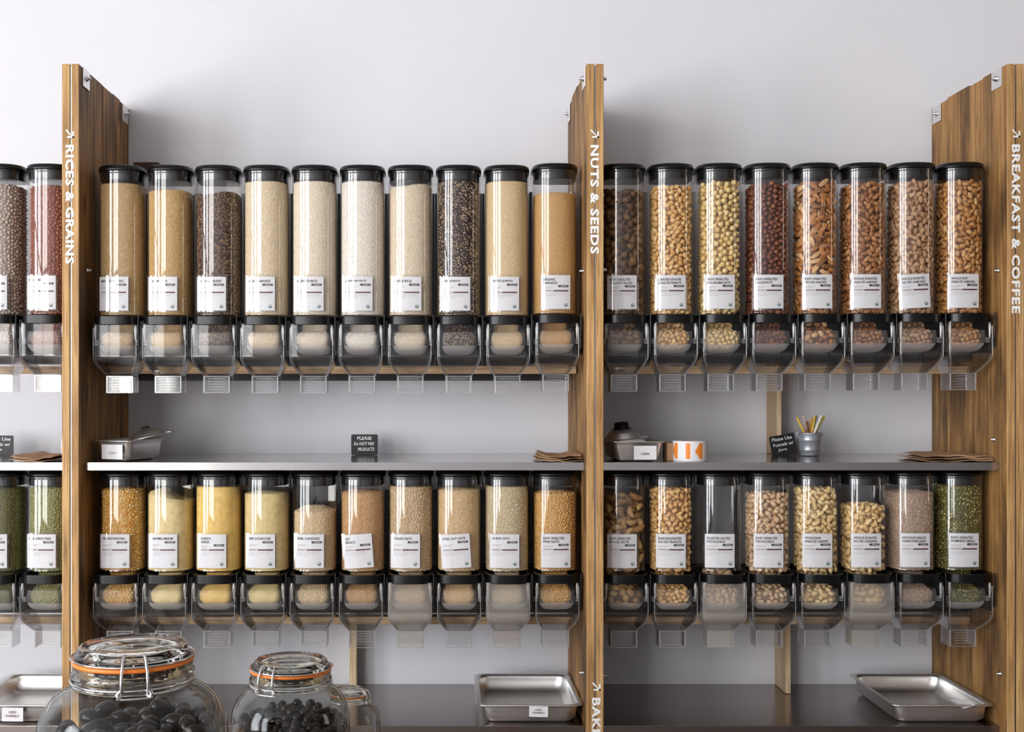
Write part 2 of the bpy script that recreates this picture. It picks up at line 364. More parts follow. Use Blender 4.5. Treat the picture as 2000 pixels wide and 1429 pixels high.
# ---------------------------------------------------------------- shelves, counters, rails, posts
BAYS = [(-2.14, -.921, 'left'), (-.877, .3415, 'middle'), (.385, 1.3525, 'right')]
NICE = {'left': 'left of the rice divider', 'middle': 'under the rice and quinoa bins', 'right': 'under the nut bins'}
def steel_sheet(name, x0, x1, z, lip, m):
    t = thing(name, None, None, ((x0 + x1) / 2, 2.941, z))
    h = (x1 - x0) / 2
    MB().box(-h, h, 0, .411, -.0022, 0).box(-h, h, .409, .411, -.02, 0).build('top_sheet', m, t)
    MB().box(-h, h, -.0016, .0016, -lip, .0002, bev=.0007).box(-h, h, .0, .014, -lip, -lip + .0015).build('front_lip', m, t)
    return t
for x0, x1, nm in BAYS:
    tag(steel_sheet('steel_shelf', x0, x1, ZC - .182, .0195, 'steel'), 'brushed steel shelf with folded front lip, ' + NICE[nm], 'shelf')
    tag(steel_sheet('steel_counter', x0, x1, ZC - .824, .042, 'dsteel'), 'dark brushed steel worktop at the bottom, ' + {'left': 'left of the rice divider', 'middle': 'below the oats and grain bins', 'right': 'below the pistachio and cashew bins'}[nm], 'counter')
    tag(MB().box(x0 + .003, x1 - .003, 3.095, 3.135, ZC + .036, ZC + .055, bev=.001).build('wooden_rail', 'pine'), 'pale pine rail behind the upper spouts, ' + {'left': 'far left bay', 'middle': 'rice and quinoa bay', 'right': 'nut bay'}[nm], 'rail')
    tag(MB().box(x0 + .003, x1 - .003, 3.095, 3.135, ZC - .607, ZC - .588, bev=.001).build('wooden_rail', 'pine'), 'pale pine rail behind the lower spouts, ' + {'left': 'far left bay', 'middle': 'popcorn and oats bay', 'right': 'cashew bay'}[nm], 'rail')
tag(MB().box(-.87, .335, 3.235, 3.25, ZC + .019, ZC + .0385, bev=.001).build('metal_bar', 'blackm'), 'dark metal bar running behind the upper rice spouts', 'bar')
def post(name, label, x, w_, y0, y1, z0, z1):
    tag(MB().box(x, x + w_, y0, y1, z0, z1, bev=.001).build(name, 'pine_post'), label, 'post')
post('wooden_post', 'pale pine board standing on the worktop behind the nut bins', .918, .014, 3.245, 3.352, ZC - .823, ZC - .608)
post('wooden_post', 'pale pine board rising from the shelf behind the chalkboard sign and pencil tin', .895, .012, 3.245, 3.352, ZC - .181, ZC + .12)
post('wooden_post', 'thin pale pine board on the worktop behind the middle bins', -.260, .020, 3.295, 3.352, ZC - .823, ZC - .608)
tag(MB().box(-.857, -.788, 3.32, 3.354, ZC + .60, ZC + .621, bev=.001).build('mounting_block', 'dwood'), 'small dark wood block on the wall above the first rice bins', 'block')

# ---------------------------------------------------------------- food bins
BW, BD, BB = .110, .055, .050     # tube width, front bulge, depth behind the axis
def foot(inset, z, n=16, W=BW, D=BD, B=BB, e=2.5):
    """D-shaped footprint, counter-clockwise seen from above; front is -y"""
    hw, d, bb = W / 2 - inset, D - inset, B - inset; pts = []
    for i in range(n + 1):
        a = PI + PI * i / n; c, s_ = math.cos(a), math.sin(a)
        pts.append((hw * math.copysign(abs(c) ** (2 / e), c), -d * abs(s_) ** (2 / e), z))
    r = .012
    for i in range(4): a = PI / 2 * i / 3; pts.append((hw - r + r * math.cos(a), bb - r + r * math.sin(a), z))
    for i in range(4): a = PI / 2 + PI / 2 * i / 3; pts.append((-hw + r + r * math.cos(a), bb - r + r * math.sin(a), z))
    return pts
def make_bin(H, dusty):
    """local origin: tube axis at the top of the black collar; H = height of tube + lid above it"""
    t = bpy.data.objects.new('food_bin', None); COL.objects.link(t)
    zt = H - .0155
    l = MB(); l.loft([foot(-.0005, zt), foot(-.002, zt + .001), foot(-.002, zt + .008), foot(-.0012, zt + .0085), foot(-.0012, zt + .012), foot(.003, zt + .0152), foot(.02, zt + .0165)])
    l.build('lid', 'black', t)
    p = MB(); p.loft([foot(.0045, zt - .0225), foot(.003, zt - .0215), foot(.003, zt - .0205), foot(.003, zt)]); p.build('lid_plug', 'blackg', t)
    c = MB(); c.loft([foot(.0, .0100), foot(.0, .0106), foot(0, zt - .0066), foot(0, zt - .006), foot(-.001, zt - .0045), foot(-.001, zt)], cap0=False, cap1=False)
    c.loft([foot(.002, .0), foot(-.0015, .0015), foot(-.0015, .006), foot(-.0002, .010)], cap0=False, cap1=False)
    c.build('tube', 'clear', t)
    q = MB()       # small clear lugs at the upper back corners
    for sx in (-1, 1): q.tube([(sx * .056, -.004, zt - .030), (sx * .057, -.006, zt - .015), (sx * .056, -.004, zt - .003)], .0028, 6)
    q.build('side_lug', 'chute', t)
    r = MB()
    rr = lambda i, z: foot(i, z, W=.1175, D=.088, B=.056, e=3.6)
    r.loft([rr(.0009, -.0215), rr(.0001, -.0211), rr(0, -.0203), rr(0, -.0196), rr(0, -.0018), rr(0, -.001), rr(.0004, -.0002), rr(.0012, 0), rr(.002, 0), rr(.0085, 0), rr(.009, -.0004), rr(.009, -.001), rr(.009, -.0205), rr(.0085, -.0215), rr(.002, -.0215), rr(.0009, -.0215)], cap0=False, cap1=False)
    r.build('collar', 'black', t)
    h = MB()
    def sec(wd, y0, y1, z, rad=.008): return rrect(wd, y1 - y0, min(rad, wd / 2 - .001), z, 0, (y0 + y1) / 2, 4)
    prof = [(.1085, -.078, .052, -.019), (.1085, -.078, .052, -.0965), (.1085, -.078, .052, -.098), (.108, -.077, .05, -.106), (.1035, -.072, .046, -.114), (.094, -.062, .042, -.123), (.0765, -.045, .034, -.137), (.067, -.032, .027, -.1445), (.0655, -.030, .025, -.147)]
    h.loft([sec(*a) for a in prof], cap0=False, cap1=False)
    h.loft([sec(a[0] - .007, a[1] + .0035, a[2] - .0035, a[3], .006) for a in prof[1:]], cap0=False, cap1=False)
    P4 = ((-1, -.078, .1085, -.030), (-1, -.078, .1085, -.1), (-1, -.077, .107, -.107), (-1, -.072, .1015, -.115), (-1, -.062, .092, -.124), (-1, -.045, .0755, -.1375), (-1, -.031, .066, -.146))
    for sx in (-1, 1):
        h.tube([(sx * (a[2] / 2 - .002), a[1] + .002, a[3]) for a in P4], .0009, 5, 1)
        h.tube([(sx * (a[2] / 2 - .006), a[1] + .004, a[3]) for a in P4[1:]], .0006, 5, 1)
    h.box(-.031, .031, -.0315, -.0295, -.1475, -.146, 1)
    h.build('hopper', ['chute_dusty' if dusty else 'chute', 'cedge'], t)
    s_ = MB(); L = []
    zz = -.1465; L.append(sec(.0655, -.030, .025, zz, .004))
    for i in range(5):
        zz = -.1515 - i * .0068
        for dz, g in ((.0012, 0), (.0004, .0011), (-.0004, .0011), (-.0012, 0)): L.append(sec(.0655 + g * .4, -.030 - g, .025, zz + dz, .004))
    L.append(sec(.0655, -.030, .025, -.188, .004))
    s_.loft(L, cap0=False, cap1=False, smooth=False); L2 = [sec(.0625, -.0285, .0235, -.1465, .003), sec(.0625, -.0285, .0235, -.188, .003)]
    s_.loft(L2, cap0=False, cap1=False, smooth=False); s_.add(L[-1] + L2[-1], [(i, (i + 1) % 20, 20 + (i + 1) % 20, 20 + i) for i in range(20)])
    for sx in (-1, 1):
        s_.box(sx * .0314 - .0015, sx * .0314 + .0015, -.0305, -.028, -.188, -.1465, 1)
        s_.box(sx * .0322 - .0006, sx * .0322 + .0006, .022, .0245, -.188, -.1465, 1)
    for i in range(5): zr = -.1525 - i * .0066; s_.box(-.021, .021, -.0312, -.0302, zr - .0005, zr + .0005, 1)
    s_.box(-.0322, .0322, -.0305, -.0295, -.188, -.1868, 1)
    sp = s_.build('spout', ['chute_dusty' if dusty else 'chute', 'cedge'], t)
    # frosted metering bowl: lower half of a rounded drum
    b_ = MB(); L = []
    for i in range(9):
        a = PI / 2 * i / 8; L.append(rrect(.088 * (.25 + .75 * math.cos(a) ** .6) if i < 8 else .02, .10 * max(.15, math.cos(a) ** .6), .009 if i < 8 else .003, -.058 - .036 * math.sin(a), 0, -.014, 4))
    b_.loft([rrect(.086, .10, .012, -.040, 0, -.014, 4)] + L[:3], cap0=False, cap1=False)
    b_.loft(L[2:], 1, cap0=False, cap1=True)
    b_.build('metering_bowl', ['frost', 'frost2'], t)
    for sx in (-1, 1):
        a_ = MB()
        for k in range(3): a_.tube([(sx * .047, -.05, -.064 - .0045 * k + .0045), (sx * .0555, -.05, -.064 - .0045 * k + .0045)], .0018, 6)
        a_.tube([(sx * .049, -.068, -.022), (sx * .0495, -.069, -.035), (sx * .049, -.068, -.06)], [.0028, .0045, .0016], 8)
        a_.build('axle', 'cedge', t)
    lv = MB(); lv.tube([(.0580, -.076, .002), (.0582, -.078, -.03), (.0580, -.074, -.05), (.0580, -.072, -.064), (.0580, -.070, -.074), (.0580, -.072, -.083)], [.0020, .0022, .0022, .0034, .0036, .0024], 10)
    lv.build('lever', 'black', t)
    bp = MB(); bp.box(-.0595, .0595, .058, .072, -.118, .006, bev=.001); bp.box(-.0597, -.0555, -.050, .06, -.096, -.01, bev=.001).box(.0555, .0597, -.050, .06, -.096, -.01, bev=.001)
    for sx in (-1, 1): bp.box(min(sx * .0535, sx * .0597), max(sx * .0535, sx * .0597), .051, .058, .004, H - .055, bev=.001)
    bp.build('back_plate', 'black', t)
    return t
YB = 3.02

def label_card(t, lines, z0, dx, tilt, organic=True, w_=.074, h_=.088):
    """white card following the front of the tube, with its print as a sub-part; lies in a clear holder"""
    def wrap(u, v, off):     # card coordinates (m, from the card's lower left) -> tube front
        cu, cv = u - w_ / 2, v - h_ / 2
        x = dx + cu * math.cos(tilt) - cv * math.sin(tilt); z = z0 + h_ / 2 + cu * math.sin(tilt) + cv * math.cos(tilt)
        k = min(.999, abs(x) / (BW / 2)); y = -BD * (1 - k ** 2.5) ** (1 / 2.5)
        return (x, y * .35 - BD * .65 * (1 - .10 * k * k) - off, z)
    n = 10
    def grid(mb, u0, u1, v0, v1, off, mi=0, k=None):
        k = k or max(1, int((u1 - u0) / w_ * n)); vs = [wrap(u0 + (u1 - u0) * i / k, v, off) for v in (v0, v1) for i in range(k + 1)]
        mb.add(vs, [(i, i + 1, i + 2 + k, i + 1 + k) for i in range(k)], mi, True)
    c = MB(); grid(c, 0, w_, 0, h_, .0030); grid(c, 0, w_, 0, h_, .0026); card = c.build('label_card', 'card', t)
    p = MB(); o = .0036
    for i, ln in enumerate(lines):
        yy = h_ - .0135 - i * .0085
        wd = min(.056, .0043 * len(ln))
        vs, fs = text_fit(ln, .005, .005 + wd, yy, yy + .0062, .02); p.add([wrap(u, v, o) for u, v in vs], fs, 0)
    yb = h_ - .0295 if len(lines) > 1 else h_ - .022
    grid(p, w_ - .030, w_ - .005, yb, yb + .0052, o, 0)
    vs, fs = text_fit('ORGANIC', w_ - .024, w_ - .008, yb + .0012, yb + .004, .01); p.add([wrap(u, v, o + .0005) for u, v in vs], fs, 4)
    grid(p, .005, w_ - .004, h_ - .040, h_ - .0395, o, 1)
    grid(p, w_ * .42, w_ - .005, h_ - .0395, h_ - .0365, o, 1)
    vs, fs = text_fit('INGREDIENTS', .005, .028, h_ - .0385, h_ - .0362, .01); p.add([wrap(u, v, o) for u, v in vs], fs, 1)
    for i, (a, b2) in enumerate(((.03, .9), (.03, .86), (.03, .5))): grid(p, .005, .005 + (w_ - .01) * b2, h_ - .044 - i * .0035, h_ - .0435 - i * .0035, o, 2)
    for i in range(2): grid(p, .005, .03 - i * .006, h_ - .027 - i * .003 + (.003 if len(lines) < 2 else 0) - .002, h_ - .0262 - i * .003 + (.003 if len(lines) < 2 else 0) - .002, o, 2)
    if organic:
        cx, cy, r = w_ - .011, .010, .0042
        vs = [wrap(cx + r * math.cos(a * PI / 6), cy + r * math.sin(a * PI / 6), o) for a in range(12)]; p.add(vs, [tuple(range(12))], 3)
        vs = [wrap(cx + r * .55 * math.cos(a * PI / 6), cy + .0012 + r * .4 * math.sin(a * PI / 6), o + .0005) for a in range(12)]; p.add(vs, [tuple(range(12))], 4)
    p.build('label_print', ['ink', 'inkred', 'inkgrey', 'inkgreen', 'card'], card)
    hd = MB(); e = .0035
    pts = [wrap(u, v, .0035) for u, v in ((-e, -e), (w_ * .25, -e), (w_ * .5, -e), (w_ * .75, -e), (w_ + e, -e), (w_ + e, h_ + e * 1.4), (w_ * .75, h_ + e * 1.4), (w_ * .5, h_ + e * 1.4), (w_ * .25, h_ + e * 1.4), (-e, h_ + e * 1.4))]
    hd.tube(pts, .0008, 5, closed=True); grid(hd, -e, w_ + e, -e, h_ + e, .0046, 1); hd.build('label_holder', ['chute', 'clear'], t)

# contents -------------------------------------------------------
def grain_nodes(name, dmin, dims, mt, lo=.8, hi=1.15, sub=1, flat=False):
    g = bpy.data.node_groups.new(name, 'GeometryNodeTree')
    g.interface.new_socket('Geometry', in_out='INPUT', socket_type='NodeSocketGeometry'); g.interface.new_socket('Geometry', in_out='OUTPUT', socket_type='NodeSocketGeometry')
    i, o = g.nodes.new('NodeGroupInput'), g.nodes.new('NodeGroupOutput'); L = g.links.new
    d = g.nodes.new('GeometryNodeDistributePointsOnFaces'); d.distribute_method = 'POISSON'
    d.inputs['Distance Min'].default_value = dmin; d.inputs['Density Max'].default_value = 7 / (dmin * dmin)
    ic = g.nodes.new('GeometryNodeMeshIcoSphere'); ic.inputs['Radius'].default_value = 1; ic.inputs['Subdivisions'].default_value = sub
    tr = g.nodes.new('GeometryNodeTransform'); tr.inputs['Scale'].default_value = dims
    sm = g.nodes.new('GeometryNodeSetMaterial'); sm.inputs['Material'].default_value = mt
    ss = g.nodes.new('GeometryNodeSetShadeSmooth')
    ip = g.nodes.new('GeometryNodeInstanceOnPoints'); rv = g.nodes.new('FunctionNodeRandomValue'); rv.data_type = 'FLOAT_VECTOR'
    if flat:
        rv.inputs['Min'].default_value = (-.5, -.5, 0); rv.inputs['Max'].default_value = (.5, .5, 6.28)
    else:
        rv.inputs['Max'].default_value = (6.28, 6.28, 6.28)
    rs = g.nodes.new('FunctionNodeRandomValue'); rs.inputs[2].default_value = lo; rs.inputs[3].default_value = hi
    j = g.nodes.new('GeometryNodeJoinGeometry')
    L(i.outputs[0], d.inputs['Mesh']); L(ic.outputs[0], tr.inputs[0]); L(tr.outputs[0], sm.inputs[0]); L(sm.outputs[0], ss.inputs[0]); L(ss.outputs[0], ip.inputs['Instance'])
    L(d.outputs['Points'], ip.inputs['Points'])
    if flat:
        rr = g.nodes.new('FunctionNodeRotateRotation'); rr.rotation_space = 'LOCAL'
        L(d.outputs['Rotation'], rr.inputs[0]); L(rv.outputs[0], rr.inputs[1]); L(rr.outputs[0], ip.inputs['Rotation'])
    else: L(rv.outputs[0], ip.inputs['Rotation'])
    L(rs.outputs[1], ip.inputs['Scale'])
    L(ip.outputs[0], j.inputs[0]); L(i.outputs[0], j.inputs[0]); L(j.outputs[0], o.inputs[0]); return g
def with_nodes(o, g):
    md = o.modifiers.new('grains', 'NODES'); md.node_group = g; return o

def ball(nu, nv, fn):
    """deformed sphere: fn(direction) -> point"""
    vs = [fn(Vector((0, 0, 1)))]; fs = []
    for i in range(1, nv):
        for j in range(nu):
            th, ph = PI * i / nv, 2 * PI * j / nu; vs.append(fn(Vector((math.sin(th) * math.cos(ph), math.sin(th) * math.sin(ph), math.cos(th)))))
    vs.append(fn(Vector((0, 0, -1)))); last = len(vs) - 1
    for j in range(nu):
        fs.append((0, 1 + j, 1 + (j + 1) % nu)); fs.append((last, 1 + (nv - 2) * nu + (j + 1) % nu, 1 + (nv - 2) * nu + j))
    for i in range(nv - 2):
        for j in range(nu): a, b2 = 1 + i * nu + j, 1 + i * nu + (j + 1) % nu; fs.append((a, a + nu, b2 + nu, b2))
    return MB().add(vs, fs, 0, True)
# nut templates: long axis x, width y, thickness z (z points out of the bin wall)
def sh_peanut(d): return Vector((d.x * .0082, d.y * .0056 * (1 - .1 * (d.x < 0)), d.z * .0052 - (.0012 if abs(d.y) < .25 and d.z > .3 else 0)))
def sh_maca(d): return d * .0069 * (1 + .05 * max(0, d.x) ** 4)
def sh_hazel(d): return Vector((d.x * .0061 * (1 + .14 * max(0, d.x) ** 5), d.y * .0060, d.z * .0057))
def sh_almond(d): 
    t = (d.x + 1) / 2; return Vector((d.x * .0098, d.y * .0058 * (1.12 - .42 * t * t), d.z * .0046 * (1.1 - .3 * t)))
def sh_pecan(d):
    return Vector((d.x * .0155, d.y * .0068 * (1 - .12 * d.x * d.x) * (1 + .12 * math.cos(9 * d.x)), d.z * .0045 - (.0026 if abs(d.y) < .3 and d.z > 0 else 0) + .0006 * math.sin(d.x * 12)))
def sh_brazil(d): 
    return Vector((d.x * .0185, d.y * .0085 * (1 - .15 * d.x * d.x) + .006 * d.x * d.x, d.z * .0078 - .0015 * abs(d.y)))
def sh_cashew(d):
    a = d.x * 1.15; r = .0085; w_ = .0052 * (1 + .25 * d.x)
    sec = math.sqrt(max(0, 1 - d.x * d.x)) ; k = 1 if sec > 1e-6 else 0
    return Vector(((r + d.y * w_) * math.sin(a) * 1.15, (r + d.y * w_) * math.cos(a) - r, d.z * .0055))
def sh_pist(d):
    t = (d.x + 1) / 2; p = Vector((d.x * .0092, d.y * .0063 * (1.08 - .3 * t), d.z * .0062))
    if d.x > .1 and abs(d.y) < .3 and d.z > 0: p.z -= .0028
    return p
def sh_walnut(d):
    f = 1 + .22 * math.sin(7 * d.x + 2) * math.cos(6 * d.y) + .15 * math.sin(9 * d.z + 4 * d.x); return Vector((d.x * .0115, d.y * .0095 - .002 * d.x * d.x, d.z * .006 * 1)) * f
def sh_choc(d): return Vector((d.x * .0155, d.y * .0115, d.z * .0105))
def sh_choc2(d): return Vector((d.x * .0085, d.y * .0078, d.z * .0075))
NUTS = {
 'peanut': (sh_peanut, .0110, .0045, [(222, 172, 106), (234, 190, 126), (212, 160, 94), (240, 204, 142)], .5),
 'macadamia_nut': (sh_maca, .0119, .0062, [(232, 200, 136), (240, 214, 156), (226, 190, 122)], .5),
 'hazelnut': (sh_hazel, .0112, .0054, [(112, 62, 44), (134, 76, 52), (98, 52, 40), (150, 92, 60)], .45),
 'pecan_half': (sh_pecan, .0145, .0060, [(176, 112, 58), (200, 138, 78), (126, 76, 40), (226, 182, 130)], .45),
 'roasted_almond': (sh_almond, .0118, .0042, [(158, 102, 56), (176, 120, 72), (138, 84, 44), (190, 136, 88)], .4),
 'salted_almond': (sh_almond, .0122, .0042, [(184, 142, 104), (200, 160, 122), (166, 122, 86)], .6),
 'raw_almond': (sh_almond, .0122, .0042, [(186, 128, 68), (204, 148, 86), (166, 108, 54), (214, 168, 112)], .45),
 'brazil_nut': (sh_brazil, .0215, .0080, [(196, 158, 96), (150, 104, 58), (212, 178, 120), (120, 82, 46)], .5),
 'salted_peanut': (sh_peanut, .0124, .0045, [(224, 176, 112), (236, 194, 132), (212, 162, 100)], .5),
 'pistachio': (sh_pist, .0136, .0055, [(218, 184, 146), (230, 200, 164), (204, 166, 126)], .5),
 'raw_cashew': (sh_cashew, .0145, .0055, [(236, 206, 150), (242, 218, 168), (226, 192, 134)], .5),
 'roasted_cashew': (sh_cashew, .0155, .0055, [(234, 198, 138), (240, 210, 156), (222, 184, 120)], .5),
 'walnut_half': (sh_walnut, .0165, .0060, [(128, 92, 56), (96, 64, 38), (150, 114, 74), (84, 56, 36)], .55),
}
NT = {}
def nut_template(kind):
    if kind not in NT:
        fn, dm, th, cols, rough = NUTS[kind]; mt = food(kind, cols, rough, nscale=220)
        NT[kind] = (ball(10, 7, fn).mesh(kind, mt), mt, grain_nodes(kind + '_mass', dm * .82, (dm * .62, dm * .43, th * 1.0), mt, sub=2, flat=True))
    return NT[kind]
# distance along the footprint of the tube
def front_curve(inset):
    p = [Vector(q[:2]) for q in foot(inset, 0, 40)[:41]]; cum = [0]
    for a, b2 in zip(p, p[1:]): cum.append(cum[-1] + (b2 - a).length)
    return p, cum
def at_curve(pc, s):
    p, cum = pc
    for i in range(len(cum) - 1):
        if s <= cum[i + 1] or i == len(cum) - 2:
            f = (s - cum[i]) / (cum[i + 1] - cum[i]); d = (p[i + 1] - p[i]).normalized(); q = p[i].lerp(p[i + 1], f); return q, Vector((d.y, -d.x))
def scatter(L, H, d, tries=9000, cap=400):
    pts = []; cell = {}; r = random.Random(int(L * 1e5 + H * 1e5 + d * 1e6))
    for _ in range(tries):
        a = (r.uniform(0, L), r.uniform(0, H)); c = (int(a[0] / d), int(a[1] / d)); ok = True
        for i in (-1, 0, 1):
            for j in (-1, 0, 1):
                for q in cell.get((c[0] + i, c[1] + j), ()):
                    if (q[0] - a[0]) ** 2 + (q[1] - a[1]) ** 2 < d * d: ok = False; break
        if ok: pts.append(a); cell.setdefault(c, []).append(a)
    return pts[:cap]
def contents(bx, by, bz, kind, z_fill, spec, label, slope=0.0, hopper=True):
    """bx, by, bz: the bin's origin; z_fill: local height of the fill"""
    is_nut = kind in NUTS
    if is_nut:
        me, mt, grp = nut_template(kind); inset = NUTS[kind][2] * 2.1 + .0025; gr = grp
    else:
        mt = spec['mat']; inset = spec['inset']; gr = spec['nodes']
    mb = MB(); zt = z_fill - inset * .6; z0 = .006
    if zt > z0 + .012:
        n = 7; zs = [z0 + (zt - z0) * i / n for i in range(n + 1)]
        L = [foot(inset, z) for z in zs]
        L[-1] = [(x, y, z + slope * x) for x, y, z in L[-1]]
        L.append([(x * .9, y * .9, z + .002 + slope * x) for x, y, z in L[-1]]); L.append([(x * .5, y * .5, z + .004 + spec.get('mound', 0)) for x, y, z in L[-1]]); L.append([(x * .05, y * .05, z + .001) for x, y, z in L[-1]])
        mb.loft(L)
    if hopper:
        def hb(wd, y0, y1, z): return rrect(wd, y1 - y0, .012, z, 0, (y0 + y1) / 2, 4)
        i2 = min(inset, .006)
        mb.loft([hb(.045, -.036, .010, -.079), hb(.064 - i2, -.050 + i2, .022, -.075), hb(.077 - i2, -.058 + i2, .03, -.066), hb(.081 - i2, -.058 + i2, .03, -.050), hb(.074 - i2, -.05 + i2, .03, -.042), hb(.062, -.012, .03, -.034), hb(.062, -.012, .035, -.005)])
    o = mb.build(kind + ('_mass' if is_nut else ''), (food(kind + '_gap_shade', [tuple(v * .72 for v in min(NUTS[kind][3], key=sum))] * 2, .8, nscale=200) if is_nut else spec.get('core', mt)), None, (bx, by, bz))  # nut core coloured darker than its nuts: painted shade for the gaps
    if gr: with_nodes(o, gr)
    tag(o, label, spec.get('cat', 'nuts' if is_nut else 'grain'), None, 'stuff')
    if is_nut and zt > z0 + .012:
        fn, dm, th, cols, rough = NUTS[kind]; pc = front_curve(th * .95 + .0012); Lc = pc[1][-1]; s0 = Lc * .17
        k = 0
        for s, z in scatter(Lc - 2 * s0, z_fill - z0 - dm * .3, dm):
            q, nrm = at_curve(pc, s + s0); pz = z0 + z + slope * q.x
            c = bpy.data.objects.new(kind, me); COL.objects.link(c)
            zax = Vector((nrm.x, nrm.y, random.gauss(0, .45 if kind in ('pecan_half', 'walnut_half', 'brazil_nut') else .25))).normalized(); ang = random.uniform(0, 2 * PI)
            e1 = zax.orthogonal().normalized(); e2 = zax.cross(e1); xa = e1 * math.cos(ang) + e2 * math.sin(ang); ya = zax.cross(xa)
            sc = random.uniform(.86, 1.08); R = Matrix((xa, ya, zax)).transposed().to_4x4()
            dd = random.uniform(0, .0018)
            c.matrix_world = Matrix.Translation((bx + q.x - nrm.x * dd, by + q.y - nrm.y * dd, bz + pz)) @ R @ Matrix.Scale(sc, 4)
            tag(c, spec['one'], 'nut', spec['grp']); k += 1
    return o
def core_shade_colour(cols, dmin):  # food colour darkened for the core, painting in the shade between grains
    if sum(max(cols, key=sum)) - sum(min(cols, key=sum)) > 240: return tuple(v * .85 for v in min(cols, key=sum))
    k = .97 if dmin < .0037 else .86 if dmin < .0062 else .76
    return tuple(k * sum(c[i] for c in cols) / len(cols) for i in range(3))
def grain_spec(name, cols, dmin, dims, rough=.6, cat='grain', mound=0, **kw):
    """geometry grains on a core; dmin None = flour-fine meal, relief by material"""
    if dmin is None:
        mt = food(name, cols, .8, fine=kw.get('fine', 900), nscale=60, bump=.6); return dict(mat=mt, inset=.0012, nodes=None, cat=cat, mound=mound)
    mt = food(name, cols, rough, nscale=30); return dict(mat=mt, core=food(name + '_gap_shade', [core_shade_colour(cols, dmin)] * 2, .8, nscale=200), inset=dims[2] * 2 + dims[1] * .6 + .0008, nodes=grain_nodes(name, dmin, dims, mt, flat=kw.get('flat', True)), cat=cat, mound=mound)
RICE = (.0029, .0011, .0010)
G = {
 'brown_basmati_rice': grain_spec('brown_basmati_rice', [(208, 174, 124), (218, 188, 140), (192, 158, 108)], .0027, RICE, cat='rice'),
 'brown_rice': grain_spec('brown_rice', [(210, 172, 114), (222, 188, 132), (198, 158, 98)], .0028, (.0026, .0013, .0012), cat='rice'),
 'wild_rice_blend': grain_spec('wild_rice_blend', [(64, 42, 38), (86, 58, 50), (202, 166, 122), (100, 66, 54), (172, 134, 96)], .0034, (.0042, .0012, .0011), cat='rice'),
 'long_grain_rice': grain_spec('long_grain_rice', [(236, 216, 184), (244, 228, 200), (228, 206, 172)], .0027, RICE, cat='rice'),
 'basmati_rice': grain_spec('basmati_rice', [(242, 228, 206), (248, 236, 218), (236, 220, 196)], .0027, RICE, cat='rice'),
 'jasmine_rice': grain_spec('jasmine_rice', [(246, 238, 226), (250, 243, 233), (240, 230, 216)], .0027, RICE, cat='rice'),
 'short_grain_rice': grain_spec('short_grain_rice', [(236, 220, 194), (244, 230, 208), (226, 208, 178)], .0028, (.0021, .0013, .0012), cat='rice'),
 'red_quinoa': grain_spec('red_quinoa', [(44, 28, 28), (64, 40, 36), (222, 188, 146), (52, 32, 30), (234, 204, 164)], .0033, (.0020, .0017, .0015), cat='quinoa'),
 'white_quinoa': grain_spec('white_quinoa', [(228, 200, 156), (236, 212, 172), (216, 186, 138)], .0028, (.0014, .0014, .001), cat='quinoa'),
 'golden_grain': grain_spec('golden_grain', [(208, 164, 104), (220, 178, 118), (196, 150, 90)], .0028, (.0014, .0014, .001), cat='grain'),
 'popcorn': grain_spec('popcorn', [(238, 172, 68), (250, 198, 100), (254, 230, 166), (226, 150, 52)], .0060, (.0034, .0030, .0024), .4, cat='corn'),
 'semolina': grain_spec('semolina', [(236, 212, 152), (240, 218, 162), (230, 204, 142)], None, None, cat='flour', mound=.004),
 'polenta': grain_spec('polenta', [(240, 200, 112), (246, 212, 134), (232, 186, 92)], None, None, cat='cornmeal', mound=.003, fine=700),
 'fine_couscous': grain_spec('fine_couscous', [(228, 204, 144), (234, 212, 156), (220, 194, 130)], None, None, cat='couscous'),
 'pearl_couscous': grain_spec('pearl_couscous', [(222, 196, 156), (232, 208, 172), (206, 176, 134)], .0036, (.0019, .0019, .0018), cat='couscous', mound=.006),
 'oat_groats': grain_spec('oat_groats', [(204, 160, 110), (216, 176, 128), (184, 138, 92)], .0036, (.0027, .0013, .0012), cat='grain'),
 'rolled_oats': grain_spec('rolled_oats', [(222, 192, 152), (234, 208, 170), (204, 168, 126)], .0048, (.0036, .0028, .0008), cat='oats', mound=.006),
 'steel_cut_oats': grain_spec('steel_cut_oats', [(218, 186, 140), (228, 200, 158), (202, 166, 118)], .0032, (.0020, .0015, .0013), cat='oats'),
 'quick_oats': grain_spec('quick_oats', [(226, 206, 166), (236, 218, 184), (212, 188, 146)], .0040, (.0028, .0023, .0007), cat='oats', mound=.004),
 'pine_nuts': grain_spec('pine_nuts', [(228, 176, 100), (238, 194, 124), (212, 156, 80)], .0052, (.0038, .0022, .0020), .4, cat='nuts'),
 'sunflower_seeds': grain_spec('sunflower_seeds', [(190, 162, 140), (206, 180, 158), (168, 140, 120)], .0042, (.0036, .0019, .0011), cat='seeds'),
 'pumpkin_seeds': grain_spec('pumpkin_seeds', [(120, 112, 48), (148, 138, 70), (90, 88, 40), (188, 174, 108)], .0058, (.0050, .0028, .0011), .4, cat='seeds'),
 'pinto_beans': grain_spec('pinto_beans', [(206, 188, 174), (222, 206, 192), (184, 160, 144)], .0070, (.0046, .0033, .0029), .35, cat='beans'),
 'kidney_beans': grain_spec('kidney_beans', [(168, 100, 78), (184, 118, 94), (148, 82, 64)], .0070, (.0050, .0032, .0029), .35, cat='beans'),
 'green_lentils': grain_spec('green_lentils', [(104, 100, 48), (124, 118, 62), (86, 84, 40)], .0046, (.0025, .0025, .0014), .5, cat='lentils'),
 'split_peas': grain_spec('split_peas', [(156, 154, 92), (174, 172, 112), (136, 136, 76)], .0054, (.0028, .0028, .0025), .5, cat='peas'),
}
